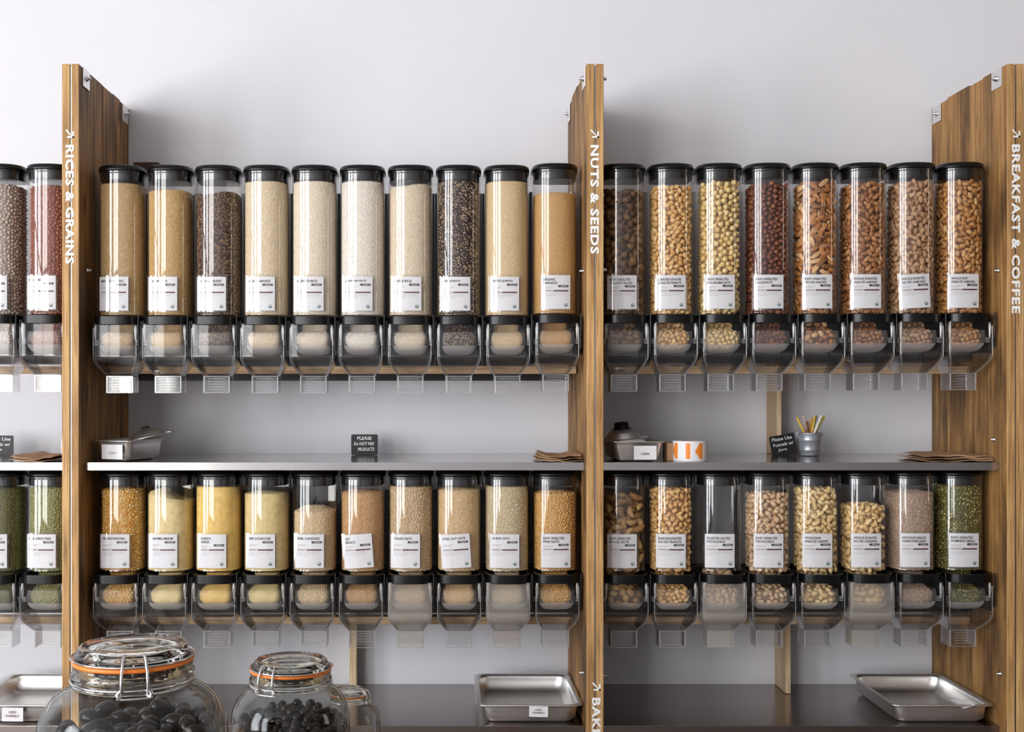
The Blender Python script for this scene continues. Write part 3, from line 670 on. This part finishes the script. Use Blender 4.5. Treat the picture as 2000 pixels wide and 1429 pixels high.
def B(kind, fill, lines, colour, dusty=False, slope=0, dx=-.008, tilt=0, note=''): return dict(kind=kind, fill=fill, lines=lines, colour=colour, dusty=dusty, slope=slope, dx=dx, tilt=tilt, note=note)
TL = [B('brown_basmati_rice', 358, ['BROWN BASMATI RICE'], 'tan brown rice'), B('brown_rice', 371, ['BROWN RICE'], 'golden brown rice'), B('wild_rice_blend', 378, ['WILD RICE BLEND'], 'dark long wild rice', slope=.06),
      B('long_grain_rice', 354, ['LONG GRAIN RICE'], 'cream long rice'), B('basmati_rice', 354, ['BASMATI RICE'], 'off-white basmati rice'), B('jasmine_rice', 352, ['JASMINE RICE'], 'whitest rice'),
      B('short_grain_rice', 362, ['SUSHI RICE'], 'short-grain rice', slope=.05), B('red_quinoa', 353, ['RED QUINOA'], 'speckled black quinoa'), B('white_quinoa', 348, ['WHITE QUINOA'], 'pale tan quinoa'),
      B('golden_grain', 376, ['ORGANIC', 'AMARANTH'], 'golden fine grain', dx=-.002)]
BL = [B('popcorn', 955, ['YELLOW POPCORN'], 'orange popcorn kernels', dx=-.006), B('semolina', 972, ['CORN MEAL MEDIUM'], 'pale yellow flour', slope=-.12), B('polenta', 952, ['POLENTA', 'COARSE'], 'bright yellow meal'),
      B('fine_couscous', 965, ['FINE COUSCOUS'], 'fine yellow couscous'), B('pearl_couscous', 998, ['PEARL COUSCOUS'], 'round cream couscous'), B('oat_groats', 962, ['OAT', 'GROATS'], 'brown oat groats', tilt=.07),
      B('rolled_oats', 950, ['ROLLED OATS'], 'flaked oats', True, dx=-.012), B('steel_cut_oats', 957, ['STEEL CUT OATS'], 'tan chopped oats', tilt=.06), B('quick_oats', 948, ['QUICK OATS'], 'pale fine oat flakes', True),
      B('pine_nuts', 963, ['RAW UNSALTED', 'PINE NUTS'], 'golden pine nuts', dx=-.002)]
TR = [B('walnut_half', 370, ['RAW UNSALTED', 'WALNUT HALVES'], 'dark brown walnut'), B('peanut', 362, ['BLANCHED & ROASTED', 'UNSALTED PEANUTS'], 'golden peanut'), B('macadamia_nut', 347, ['RAW UNSALTED', 'MACADAMIA NUTS'], 'creamy round macadamia', slope=.05),
      B('hazelnut', 355, ['RAW UNSALTED', 'HAZELNUTS'], 'dark brown round hazelnut'), B('pecan_half', 347, ['RAW UNSALTED', 'PECAN HALVES'], 'ridged amber pecan half'), B('roasted_almond', 355, ['WHOLE ROASTED', 'UNSALTED ALMONDS'], 'reddish brown almond'),
      B('salted_almond', 352, ['WHOLE ROASTED', 'SALTED ALMONDS'], 'dusty beige brown almond', tilt=.05), B('raw_almond', 350, ['WHOLE RAW', 'UNSALTED ALMONDS'], 'orange brown almond')]
BRW = [B('brazil_nut', 965, ['RAW UNSALTED', 'BRAZIL NUTS'], 'large brown brazil nut'), B('salted_peanut', 950, ['BLANCHED & ROASTED', 'SALTED PEANUTS'], 'plump golden peanut'), B('pistachio', 1118, ['ROASTED SALTED', 'PISTACHIOS'], 'nearly empty', True),
       B('pistachio', 962, ['RAW UNSALTED', 'PISTACHIOS'], 'beige shelled pistachio'), B('raw_cashew', 950, ['WHOLE RAW', 'UNSALTED CASHEWS'], 'curved cream cashew'), B('roasted_cashew', 985, ['WHOLE ROASTED', 'SALTED CASHEWS'], 'larger curved cashew', True),
       B('sunflower_seeds', 962, ['RAW HULLED UNSALTED', 'SUNFLOWER SEEDS'], 'grey beige seeds'), B('pumpkin_seeds', 948, ['RAW UNSALTED', 'PUMPKIN SEEDS'], 'green seeds')]
LT = [B('pinto_beans', 358, ['PINTO BEANS'], 'pale pinto beans'), B('kidney_beans', 360, ['RED BEANS'], 'reddish beans')]
LB = [B('green_lentils', 955, ['GREEN LENTILS'], 'dark green lentils'), B('split_peas', 952, ['GREEN SPLIT PEAS'], 'light green split peas')]
HT, HB = .3745, .2520
protos = {}
for H in (HT, HB):
    for d in ((False, True) if H == HB else (False,)): protos[(H, d)] = [make_bin(H, d), False]
ORD = ['first', 'second', 'third', 'fourth', 'fifth', 'sixth', 'seventh', 'eighth', 'ninth', 'tenth']
def row(items, x_first, pitch, H, z_org, rowname, px_ref, zslope):
    for i, it in enumerate(items):
        x = x_first + pitch * i; z = z_org(x); pr = protos[(H, it['dusty'])]
        if not pr[1]: t = pr[0]; pr[1] = True
        else: t = dup(pr[0])
        t.location = (x, YB, z)
        title = ' '.join(it['lines']).lower()
        pos = f'{rowname}'
        nm = it['kind'].replace('_', ' ')
        state = 'nearly empty clear bin for pistachios' if it['fill'] > 1100 else 'clear bin of ' + (it['colour'] + ('s' if it['kind'] in NUTS and not it['colour'].endswith('s') else ''))
        tag(t, f'{state} with black lid, {ORD[i]} in {pos}', 'food dispenser', 'clear gravity food bins')
        it['t'] = t; it['i'] = i; it['pos'] = pos; it['loc'] = (x, YB, z); it['H'] = H
    for it in items:
        x, y, z = it['loc']; i = it['i']; pos = it['pos']
        z0 = .0105 if it['H'] == HT else .0095
        label_card(it['t'], it['lines'], z0 + .004, it['dx'], it['tilt'], w_=.072, h_=.083)
        if it['kind'] in NUTS:
            sp = dict(one=f"{it['colour']} against the front of the {ORD[i]} bin of {pos}", grp=f"{it['colour']}s at the front of the {ORD[i]} bin of {pos}")
            if it['fill'] > 1100: sp['one'] = 'x'
            lab = f"mass of {it['kind'].replace('_', ' ')}s filling the {ORD[i]} bin of {pos}"
            if it['fill'] > 1100: lab = f"last few pistachios in the bottom of the nearly empty {ORD[i]} bin, {pos}"
        else:
            sp = G[it['kind']]; lab = f"{it['colour']} filling the {ORD[i]} bin of {pos}"
        zfill = (ZC - (it['fill'] - VY) * 2.975 / F) - z
        zfill = min(zfill, it['H'] - .0155 - .0245 - (.004 if it['kind'] in NUTS else 0))
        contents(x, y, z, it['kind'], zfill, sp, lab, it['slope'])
XF = (240 - 868) * YB / F
ztop_l = lambda x: ZC + .176 + (.004 if x > .2 else 0) - .001
row(TL, XF, .1201, HT, ztop_l, 'the upper rice row', 0, 0)
row(BL, XF + .0005, .1201, HB, lambda x: ZC - .4565 + (.001 if x > .2 else 0), 'the lower grain row', 0, 0)
XR1 = (1218.6 - 868) * YB / F - .0045
row(TR, XR1, .1201, HT, lambda x: ZC + .1785 + (x - .4) * .004, 'the upper nut row', 0, 0)
row(BRW, XR1, .1201, HB, lambda x: ZC - .4565 + (x - .4) * .003, 'the lower nut row', 0, 0)
XL1 = (12 - 868) * YB / F - .006
row(LT, XL1, .1201, HT, lambda x: ZC + .178, 'the upper bean pair', 0, 0)
row(LB, XL1, .1201, HB, lambda x: ZC - .4565, 'the lower lentil pair', 0, 0)

# ---------------------------------------------------------------- steel pans
def pan(w_, d_, h_, r, name, label, loc, rz, card=None, group=None):
    t = thing(name, label, 'steel pan', loc, (0, 0, rz), group)
    b_ = MB(); g, tp = (.010, .005) if w_ > .2 else (.005, .005)
    L = [rrect(w_ - 2 * g - 2 * tp - .03, d_ - 2 * g - 2 * tp - .03, r * .5, .0005), rrect(w_ - 2 * g - 2 * tp, d_ - 2 * g - 2 * tp, r, .009), rrect(w_ - 2 * g - tp * .7, d_ - 2 * g - tp * .7, r, h_ * .72), rrect(w_ - 2 * g - .002, d_ - 2 * g - .002, r, h_ * .77), rrect(w_ - 2 * g, d_ - 2 * g, r, h_ - .004),
         rrect(w_ - g, d_ - g, r * 1.1, h_ - .0012), rrect(w_, d_, r * .8, h_ - .003), rrect(w_ + .0008, d_ + .0008, r * .8, h_ - .0015), rrect(w_ - .002, d_ - .002, r * .8, h_), rrect(w_ - 2 * g - .002, d_ - 2 * g - .002, r, h_ - .001), rrect(w_ - 2 * g - .005, d_ - 2 * g - .005, r, h_ * .79),
         rrect(w_ - 2 * g - tp, d_ - 2 * g - tp, r, h_ * .72), rrect(w_ - 2 * g - 2 * tp - .003, d_ - 2 * g - 2 * tp - .003, r, .012), rrect(w_ - 2 * g - 2 * tp - .03, d_ - 2 * g - 2 * tp - .03, r * .5, .003)]
    b_.loft(L, cap0=True, cap1=True); b_.build('pan_body', 'steelp', t)
    if card:
        cw, ch, cx, cz, tl, body, ink, flat = card
        c = MB(); yy = -d_ / 2 - .0022
        if flat:    # card folded over the rim, pointing into the pan
            c.add([(cx - cw / 2, yy + .0005, h_ + .0005), (cx - .01, yy - .001, h_ - .008), (cx + cw / 2, yy + .0005, h_ + .0008), (cx + cw / 2 - .004, yy + .030, h_ + .006), (cx - cw / 2 - .012, yy + .026, h_ + .007)], [(0, 1, 2, 3, 4)])
            c.build('paper_card', 'card', t); return t
        co, si = math.cos(tl), math.sin(tl)
        def w2(u, v, o=0): return (cx + u * co - v * si, yy - o, cz + u * si + v * co)
        c.add([w2(-cw / 2, -ch / 2), w2(cw / 2, -ch / 2), w2(cw / 2, ch / 2), w2(-cw / 2, ch / 2), w2(-cw / 2, -ch / 2, -.0006), w2(cw / 2, -ch / 2, -.0006), w2(cw / 2, ch / 2, -.0006), w2(-cw / 2, ch / 2, -.0006)],
              [(0, 1, 2, 3), (7, 6, 5, 4), (0, 4, 5, 1), (1, 5, 6, 2), (2, 6, 7, 3), (3, 7, 4, 0)])
        cd = c.build('paper_card', 'card', t); p = MB(); nl = len(body)
        for i, ln in enumerate(body):
            hh = ch * .17; y0 = ch * (.08 if nl == 2 else -.16) - i * ch * .27; wd = cw * (.62 if len(ln) > 5 else .36)
            vs, fs = text_fit(ln, -wd / 2, wd / 2, y0, y0 + hh, .02); p.add([w2(u, v, .0004) for u, v in vs], fs)
        p.build('card_lettering', ink, cd)
    return t
ZS = ZC - .182 + .0004; ZK = ZC - .824 + .0004
pan(.260, .330, .048, .028, 'steel_pan', 'shallow steel pan with USED FUNNELS card, beside the middle divider', (.210, 3.112, ZK), 0, (.046, .026, .020, .033, -.03, ['USED', 'FUNNELS'], 'inkred', False))
pan(.255, .330, .048, .028, 'steel_pan', 'shallow steel pan with a card folded over its rim, right end of worktop', (1.222, 3.112, ZK), 0, (.04, .02, .055, .03, 0, [], 'ink', True))
pan(.255, .330, .048, .028, 'steel_pan', 'shallow steel pan with card at the far left, left of the rice divider', (-1.055, 3.112, ZK), 0, (.052, .034, .0, .026, -.01, ['USED', 'FUNNELS'], 'inkred', False))
a17 = -math.radians(17)
pan(.108, .176, .052, .018, 'small_steel_pan', 'small steel pan with CLEAN card under a funnel, below the rice bins', (-.7945, 3.052, ZS), a17, (.058, .036, .004, .024, 0, ['CLEAN'], 'inkgrey', False))
pan(.132, .176, .050, .016, 'small_steel_pan', 'small dark-looking steel pan with CLEAN card, right of the middle divider', (.474, 3.052, ZS), math.radians(2), (.056, .034, .016, .022, 0, ['CLEAN'], 'ink', False))
tag(MB().box(-.016, .016, -.03, .03, 0, .044, bev=.001).build('cardboard_box', 'kraft', None, (.570, 3.03, ZS)), 'little brown cardboard box between the clean pan and the orange roll', 'box')
# funnels
def funnel(label, loc, rot, r1=.045, r2=.018, h1=.022, h2=.02, neck='black'):
    t = thing('steel_funnel', label, 'funnel', loc, rot)
    MB().lathe([(r1 + .003, 0), (r1 + .003, .0015), (r1, .002), (r1 * .93, .006), (r1 * .75, h1 * .6), (r2 * 1.35, h1), (r2 * 1.3, h1 - .001), (r1 * .74, h1 * .6 - .001), (r1 * .9, .005), (r1 - .001, 0), (r1 + .003, 0)], 40).build('cone', 'steelp', t)
    MB().lathe([(r2 * 1.35, h1 - .001), (r2, h1 + .003), (r2 * .92, h1 + h2), (r2 * .84, h1 + h2), (r2 * .9, h1 + .003), (r2 * 1.28, h1 - .002)], 32).build('neck', neck, t)
    pts = [(r1 + .001 + .022 * math.sin(PI * k / 10), .009 * math.cos(PI * k / 10), .001 - .004 * math.sin(PI * k / 10)) for k in range(11)]
    MB().tube(pts, .0013, 8).build('loop_handle', 'chrome', t)
    return t
funnel('shiny steel funnel tipped over on the clean pan below the rice bins', (-.757, 3.075, ZS + .058), (math.radians(4), math.radians(-12), 0), .047, .009, .021, .005, 'blackm')
funnel('dark funnel with black neck leaning on the clean pan beside the middle divider', (.452, 3.06, ZS + .052), (math.radians(4), math.radians(-6), math.radians(5)), .046, .019, .026, .016)
# sticker rolls
def roll(label, loc, rot, r, h):
    t = thing('sticker_roll', label, 'label roll', loc, rot); b_ = MB(); n = 48
    def strip(z0, z1, cols, rr):
        for k in range(n):
            a0, a1 = 2 * PI * k / n, 2 * PI * (k + 1) / n
            b_.add([(rr * math.cos(a0), rr * math.sin(a0), z0), (rr * math.cos(a1), rr * math.sin(a1), z0), (rr * math.cos(a1), rr * math.sin(a1), z1), (rr * math.cos(a0), rr * math.sin(a0), z1)], [(0, 1, 2, 3)], cols(k), True)
    strip(0, h * .13, lambda k: 0, r); strip(h * .13, h * .9, lambda k: 1 if k % 6 in (0, 1) else 0, r); strip(h * .9, h, lambda k: 0, r)
    for z in (0, h):
        for k in range(n):
            a0, a1 = 2 * PI * k / n, 2 * PI * (k + 1) / n; q = r * .5
            b_.add([(r * math.cos(a0), r * math.sin(a0), z), (r * math.cos(a1), r * math.sin(a1), z), (q * math.cos(a1), q * math.sin(a1), z), (q * math.cos(a0), q * math.sin(a0), z)], [(0, 1, 2, 3)], 0)
    for k in range(0, n, 12):        # orange arrowheads between the bars
        a = 2 * PI * (k + 4.1) / n; a2 = 2 * PI * (k + 5.9) / n; rr = r + .0003
        b_.add([(rr * math.cos(a), rr * math.sin(a), h * .5), (rr * math.cos(a2), rr * math.sin(a2), h * .2), (rr * math.cos(a2), rr * math.sin(a2), h * .84)], [(0, 1, 2)], 1)
    b_.build('sticker_tape', ['card', 'orange'], t)
    MB().lathe([(r * .5, 0), (r * .5, h), (r * .46, h), (r * .46, 0), (r * .5, 0)], 32).build('cardboard_core', 'kraft', t); return t
roll('orange and white sticker roll lying flat on the right shelf', (.6115, 3.005, ZS), (0, 0, math.radians(-115)), .0425, .050)
roll('orange and white sticker roll standing on edge, partly behind the rice divider', (-.954, 3.035, ZS + .036), (0, PI / 2, 0), .036, .03)
# chalkboard signs
def sign(label, px_c, y, w_, h_, lines, rx, ry, rz=0):
    t = thing('chalkboard_sign', label, 'sign', ((px_c - VX) * y / F, y, ZS), (rx, ry, rz))
    b_ = MB(); b_.loft([[(x, yy, z) for x, z, _ in [(p[0], p[1] + h_ / 2, 0) for p in rrect(w_, h_, .004, 0)]] for yy in (-.0015, .0015)][::-1], smooth=False)
    bo = b_.build('board', 'slate', t)
    MB().box(-w_ * .35, w_ * .35, .0, .022, 0, .002).build('foot', 'slate', t)
    p = MB()
    for i, (ln, u0, u1) in enumerate(lines):
        y0 = h_ * (.74 - .27 * i); vs, fs = text_fit(ln, -w_ / 2 + u0 * w_, -w_ / 2 + u1 * w_, y0, y0 + h_ * .16, .012)
        p.add([(u + .12 * (v - y0), -.0019, v + .0006 * math.sin(u * 900)) for u, v in vs], fs)
    p.build('chalk_writing', 'white', bo); return t
sign('small black chalkboard sign reading PLEASE DO NOT MIX PRODUCTS', 712, 3.262, .072, .0555, [('PLEASE', .22, .76), ('Do NOT MIX', .1, .86), ('PRODUCTS', .25, .86)], 0, 0)
sign('small black chalkboard sign reading Please Use Funnels w/ Jars, beside the pencil tin', 1533, 3.245, .068, .056, [('Please Use', .08, .88), ('Funnels w/', .1, .9), ('Jars', .25, .6)], 0, math.radians(-10))
sign('small black chalkboard sign cut off at the left edge, left bay shelf', -2, 3.25, .078, .053, [('Please Use', .08, .9), ('Funnels w/', .1, .88), ('Jars', .25, .6)], 0, 0)
# bucket and pencils
bx, by = (1581 - VX) * 3.22 / F, 3.22
t = thing('tin_bucket', 'small galvanised tin bucket of pencils, right of the chalkboard sign', 'bucket', (bx, by, ZS))
MB().lathe([(.001, .001), (.0235, .001), (.0245, .004), (.0262, .014), (.027, .0145), (.0268, .0175), (.0285, .040), (.0293, .0405), (.0291, .044), (.030, .058), (.0315, .060), (.0315, .062), (.0295, .062), (.0285, .045), (.024, .004), (.001, .003)], 40).build('bucket_body', 'galv', t)
for sx in (-1, 1): MB().tube([(sx * .030, 0, .050), (sx * .034, 0, .056), (sx * .033, 0, .062), (sx * .029, 0, .064)], .0022, 8).build('handle_ear', 'galv', t)
PC = [('yellow', (226, 190, 70), -.036, .103, -.006), ('pale pink', (214, 190, 180), -.015, .108, .004), ('brown', (120, 76, 50), -.006, .092, .0), ('orange yellow', (220, 160, 60), .008, .100, .006), ('mustard', (212, 172, 60), .014, .108, -.004), ('green', (110, 160, 120), .021, .107, .005), ('white', (232, 226, 214), .030, .108, -.007), ('lime yellow', (206, 200, 84), .041, .106, .0)]
for nm, rgb, tx, hz, ty in PC:
    p0 = Vector((bx + tx * -.4, by + ty * .3, ZS + .004)); p1 = Vector((bx + tx, by + ty * 1.5 + .002, ZS + hz))
    t = thing('pencil', f'{nm} pencil leaning in the tin bucket', 'pencil', p0, (p1 - p0).to_track_quat('Z', 'Y').to_euler(), 'pencils in the tin bucket')
    ln = (p1 - p0).length; MB().tube([(0, 0, 0), (0, 0, ln * .6), (0, 0, ln - .006)], .0030, 6).build('shaft', plain('pencil_' + nm.replace(' ', '_'), (200, 150, 96) if nm != 'white' else rgb, .5), t)
    MB().tube([(0, 0, ln * .62), (0, 0, ln - .003), (0, 0, ln)], [.0034, .0034, .0020], 8).build('coloured_end', plain('pencil_end_' + nm.replace(' ', '_'), rgb, .5), t)
# paper bags
def bag(label, x0, x1, y0, y1, z, lift, seed, rz=0):
    r = random.Random(seed); n, mth = 16, .0011; b_ = MB(); top = []; 
    def h(u, v, k): return z + (lift * (abs(u - .5) * 2) ** 2 * .6 + .0012 * math.sin(u * 7 + seed) + .0010 * math.sin(u * 17 + v * 5 + seed) + (.002 * v)) + k * mth * (1 + .8 * math.sin(u * 5 + seed))
    for k in (0, 1):
        top.append([[(x0 + (x1 - x0) * i / n + .004 * (j / 4) * math.sin(seed), y0 + (y1 - y0) * j / 4, h(i / n, j / 4, k * 1.6)) for i in range(n + 1)] for j in range(5)])
    for k in (0, 1):
        vs = [p for rw in top[k] for p in rw]; fs = [(j * (n + 1) + i, j * (n + 1) + i + 1, (j + 1) * (n + 1) + i + 1, (j + 1) * (n + 1) + i) for j in range(4) for i in range(n)]
        b_.add(vs, fs if k else [f[::-1] for f in fs], 0, False)
    for j0 in (0, 4): b_.add(top[0][j0] + top[1][j0], [(i, i + 1, n + 2 + i, n + 1 + i) for i in range(n)])
    for i0 in (0, n): b_.add([top[0][j][i0] for j in range(5)] + [top[1][j][i0] for j in range(5)], [(j, j + 1, 6 + j, 5 + j) for j in range(4)])
    return tag(b_.build('paper_bag', 'kraft'), label, 'paper bag', 'folded kraft paper bags')
for g, (xa, xb, ya, yb, wh, n_) in enumerate([(.228, .339, 2.952, 3.12, 'right end of the middle shelf', 3), (1.175, 1.348, 2.96, 3.13, 'right end of the nut shelf', 3), (-1.065, -.958, 2.95, 3.15, 'left bay shelf beside the sticker roll', 2)]):
    for k in range(n_):
        bag(f"flat folded brown paper bag, {['bottom', 'middle' if n_ > 2 else 'top', 'top'][k]} of the pile, {wh}", xa + .003 * k, xb - .002 * k, ya + .003 * k, yb - .004 * k, ZS + .0008 + k * .0056, [.004, .003, .008][g], 3 * g + k)

# ---------------------------------------------------------------- preserving jars in front, on a table
TZ = .92
t = thing('wooden_table', 'wooden display table under the preserving jars, below the picture', 'table', (-.3, 1.65, 0))
MB().box(-.6, .6, -.5, .5, TZ - .035, TZ - .0005, bev=.003).build('table_top', 'pine', t)
for sx in (-1, 1):
    for sy in (-1, 1): MB().box(sx * .54 - .03, sx * .54 + .03, sy * .44 - .03, sy * .44 + .03, 0, TZ - .035, bev=.002).build('leg', 'pine_post', t)
def jar(label, x, y, zt, R, rl, rot, bail_ang, open_bail=False):
    """zt: height of the lid's top; R body radius; rl lid radius"""
    H = zt - TZ; k = rl / .067; t = thing('preserving_jar', label, 'glass jar', (x, y, TZ), (0, 0, rot))
    zg = H - .020 * k; zn = H - .050 * k          # gasket, foot of the neck
    pr = [(.001, .004), (R * .86, .002), (R * .97, .012), (R, .035), (R, zn - R * .55), (R * .985, zn - R * .40), (R * .93, zn - R * .24), (R * .84, zn - R * .12), (rl * 1.22, zn - R * .03), (rl * 1.13, zn), (rl * 1.12, zn + .0015 * k)]
    b_ = MB(); b_.lathe(pr, 72)
    b_.lathe([(max(.001, r_ - .0045), z_ + (.004 if i < 3 else 0)) for i, (r_, z_) in enumerate(pr[:-1])], 72)
    b_.build('jar_body', 'jar', t)
    nk = MB(); ri = rl * .97; o_ = [(1.10, zn + .002 * k), (1.125, zn + .004 * k), (1.12, zn + .007 * k), (1.07, zn + .0095 * k), (1.07, zn + .011 * k), (1.12, zn + .014 * k), (1.125, zn + .017 * k), (1.06, zn + .020 * k), (1.06, zn + .022 * k), (1.10, zn + .0245 * k), (1.10, zg - .002 * k)]
    nk.lathe([(ri, zn + .002 * k)] + [(rl * (a_ - .004), b2) for a_, b2 in o_] + [(ri, zg - .002 * k), (ri, zn + .002 * k)], 72)
    nk.build('ribbed_neck', 'lidglass', t)
    g = MB(); g.lathe([(rl * 1.0, zg - .001 * k), (rl * 1.10, zg - .001 * k), (rl * 1.115, zg + .0015 * k), (rl * 1.10, zg + .004 * k), (rl * 1.0, zg + .004 * k)], 64)
    a = rot * 0 + bail_ang + 2.45; gx, gy = math.cos(a), math.sin(a)
    g.box(rl * 1.1 * gx - .007 * k, rl * 1.1 * gx + .007 * k, rl * 1.1 * gy - .007 * k, rl * 1.1 * gy + .007 * k, zg - .0005 * k, zg + .0035 * k, bev=.001)
    g.build('rubber_seal', 'rubber', t)
    l = MB(); l.lathe([(.0008, zg + .009 * k), (rl * .5, zg + .0085 * k), (rl * .72, zg + .006 * k), (rl * .78, zg + .0045 * k), (rl * 1.06, zg + .0045 * k), (rl * 1.08, zg + .008 * k), (rl * 1.03, zg + .010 * k), (rl * 1.0, zg + .0115 * k), (rl * 1.0, zg + .017 * k), (rl * .96, H), (rl * .88, H + .0004), (rl * .84, H - .003 * k), (rl * .6, H - .002 * k), (rl * .55, H - .0035 * k), (rl * .2, H - .004 * k), (.0008, H - .004 * k)], 72)
    l.build('glass_lid', 'lidglass', t)
    w_ = MB(); rw = .0015 * max(k, .75)
    w_.tube([(rl * 1.125 * math.cos(2 * PI * i / 48), rl * 1.125 * math.sin(2 * PI * i / 48), zn + .0085 * k) for i in range(48)], rw, 6, closed=True)
    w_.tube([(rl * 1.12 * math.cos(2 * PI * i / 48), rl * 1.12 * math.sin(2 * PI * i / 48), zg + .0065 * k) for i in range(48)], rw * .8, 6, closed=True)
    for s in (-1, 1):
        def P(a_off, r_, z_): aa = bail_ang + s * a_off; return (r_ * math.cos(aa), r_ * math.sin(aa), z_)
        w_.tube([P(.17, rl * .98, zg + .020 * k), P(.18, rl * 1.10, zg + .015 * k), P(.185, rl * 1.19, zg + .002 * k), P(.19, rl * 1.21, zn + .018 * k), P(.19, rl * 1.20, zn + .004 * k)], rw * 1.3, 8)
        w_.tube([P(.19, rl * 1.20, zn + .004 * k), P(.22, rl * 1.24, zn + .002 * k), P(.25, rl * 1.22, zn + .006 * k), P(.20, rl * 1.20, zn + .0105 * k)], rw * 1.8, 8)
    w_.tube([(rl * 1.24 * math.cos(bail_ang + .25 * q), rl * 1.24 * math.sin(bail_ang + .25 * q), zn + .001 * k) for q in (-1, -.5, 0, .5, 1)], rw, 6)
    w_.build('wire_bail', 'chrome', t); return t, zn, H
J1 = (-.387, 1.5); J2 = (-.242, 1.9); J3 = (-.165, 2.1)
jar('large glass preserving jar of chocolate almonds, biggest of the three jars', *J1, 1.252, .117, .067, 0, -1.30)
jar('medium glass preserving jar of small chocolate pieces, right of the largest', *J2, 1.143, .093, .0575, 0, -2.05)
jar('smallest glass preserving jar, half hidden behind the medium jar', *J3, 1.0455, .0535, .030, 0, -.35)
def chocolates(c, R, z_sh, z_lo, surf, d, me, kind, label, grp, seed, cap):
    r = random.Random(seed); pts = []; tries = 0
    while tries < 26000 and len(pts) < cap:
        tries += 1; a = r.uniform(0, 2 * PI); q = R * math.sqrt(r.random()); p = Vector((q * math.cos(a), q * math.sin(a), 0)); zz = min(surf(p.x, p.y), z_sh + (R - q) * .9)
        p.z = r.uniform(z_lo, zz)
        if p.z < zz - 2.2 * d and q < R - 1.2 * d: continue
        if all((p - o).length > d for o in pts): pts.append(p)
    for p in pts:
        o = bpy.data.objects.new(kind, me); COL.objects.link(o); o.location = (c[0] + p.x, c[1] + p.y, p.z)
        o.rotation_euler = (r.uniform(-.6, .6), r.uniform(-.6, .6), r.uniform(0, 6.28)); s = r.uniform(.88, 1.1); o.scale = (s, s, s)
        tag(o, label, 'chocolate', grp)
ch1 = ball(14, 9, sh_choc).mesh('chocolate_almond', M['choc']); ch2 = ball(12, 8, sh_choc2).mesh('chocolate_bean', M['choc'])
s1 = lambda x, y: 1.140 + .24 * x * (x > 0) + .12 * y + .004 * math.sin(x * 60)
chocolates(J1, .099, 1.150, 1.075, s1, .0205, ch1, 'chocolate_almond', 'dark chocolate almond heaped in the largest preserving jar', 'chocolate almonds in the largest jar', 3, 290)
s2 = lambda x, y: 1.047 + .10 * y + .003 * math.sin(x * 70)
chocolates(J2, .080, 1.052, 1.0, s2, .0135, ch2, 'chocolate_bean', 'small dark chocolate piece heaped in the medium preserving jar', 'chocolate pieces in the medium jar', 5, 299)
def core(c, R, z0, surf, nm, label, gr):
    L = [[(r_ * math.cos(2 * PI * j / 32), r_ * math.sin(2 * PI * j / 32), z) for j in range(32)] for r_, z in ((R * .8, z0), (R, z0 + .02), (R, surf(0, 0) - TZ - .03))]
    L.append([(x * .97, y * .97, surf(x, y) - TZ - .020) for x, y, z in L[-1]])
    o = MB().loft(L).build(nm, 'choc', None, (c[0], c[1], TZ)); with_nodes(o, gr); tag(o, label, 'chocolate', None, 'stuff')
core(J1, .092, .012, s1, 'chocolate_almond_mass', 'deeper layers of dark chocolate almonds in the largest jar', grain_nodes('choc_mass', .02, (.015, .0115, .0105), M['choc'], sub=2, flat=True))
core(J2, .076, .012, s2, 'chocolate_bean_mass', 'deeper layers of small chocolate pieces in the medium jar', grain_nodes('choc_mass_small', .013, (.0085, .008, .0075), M['choc'], sub=2, flat=True))
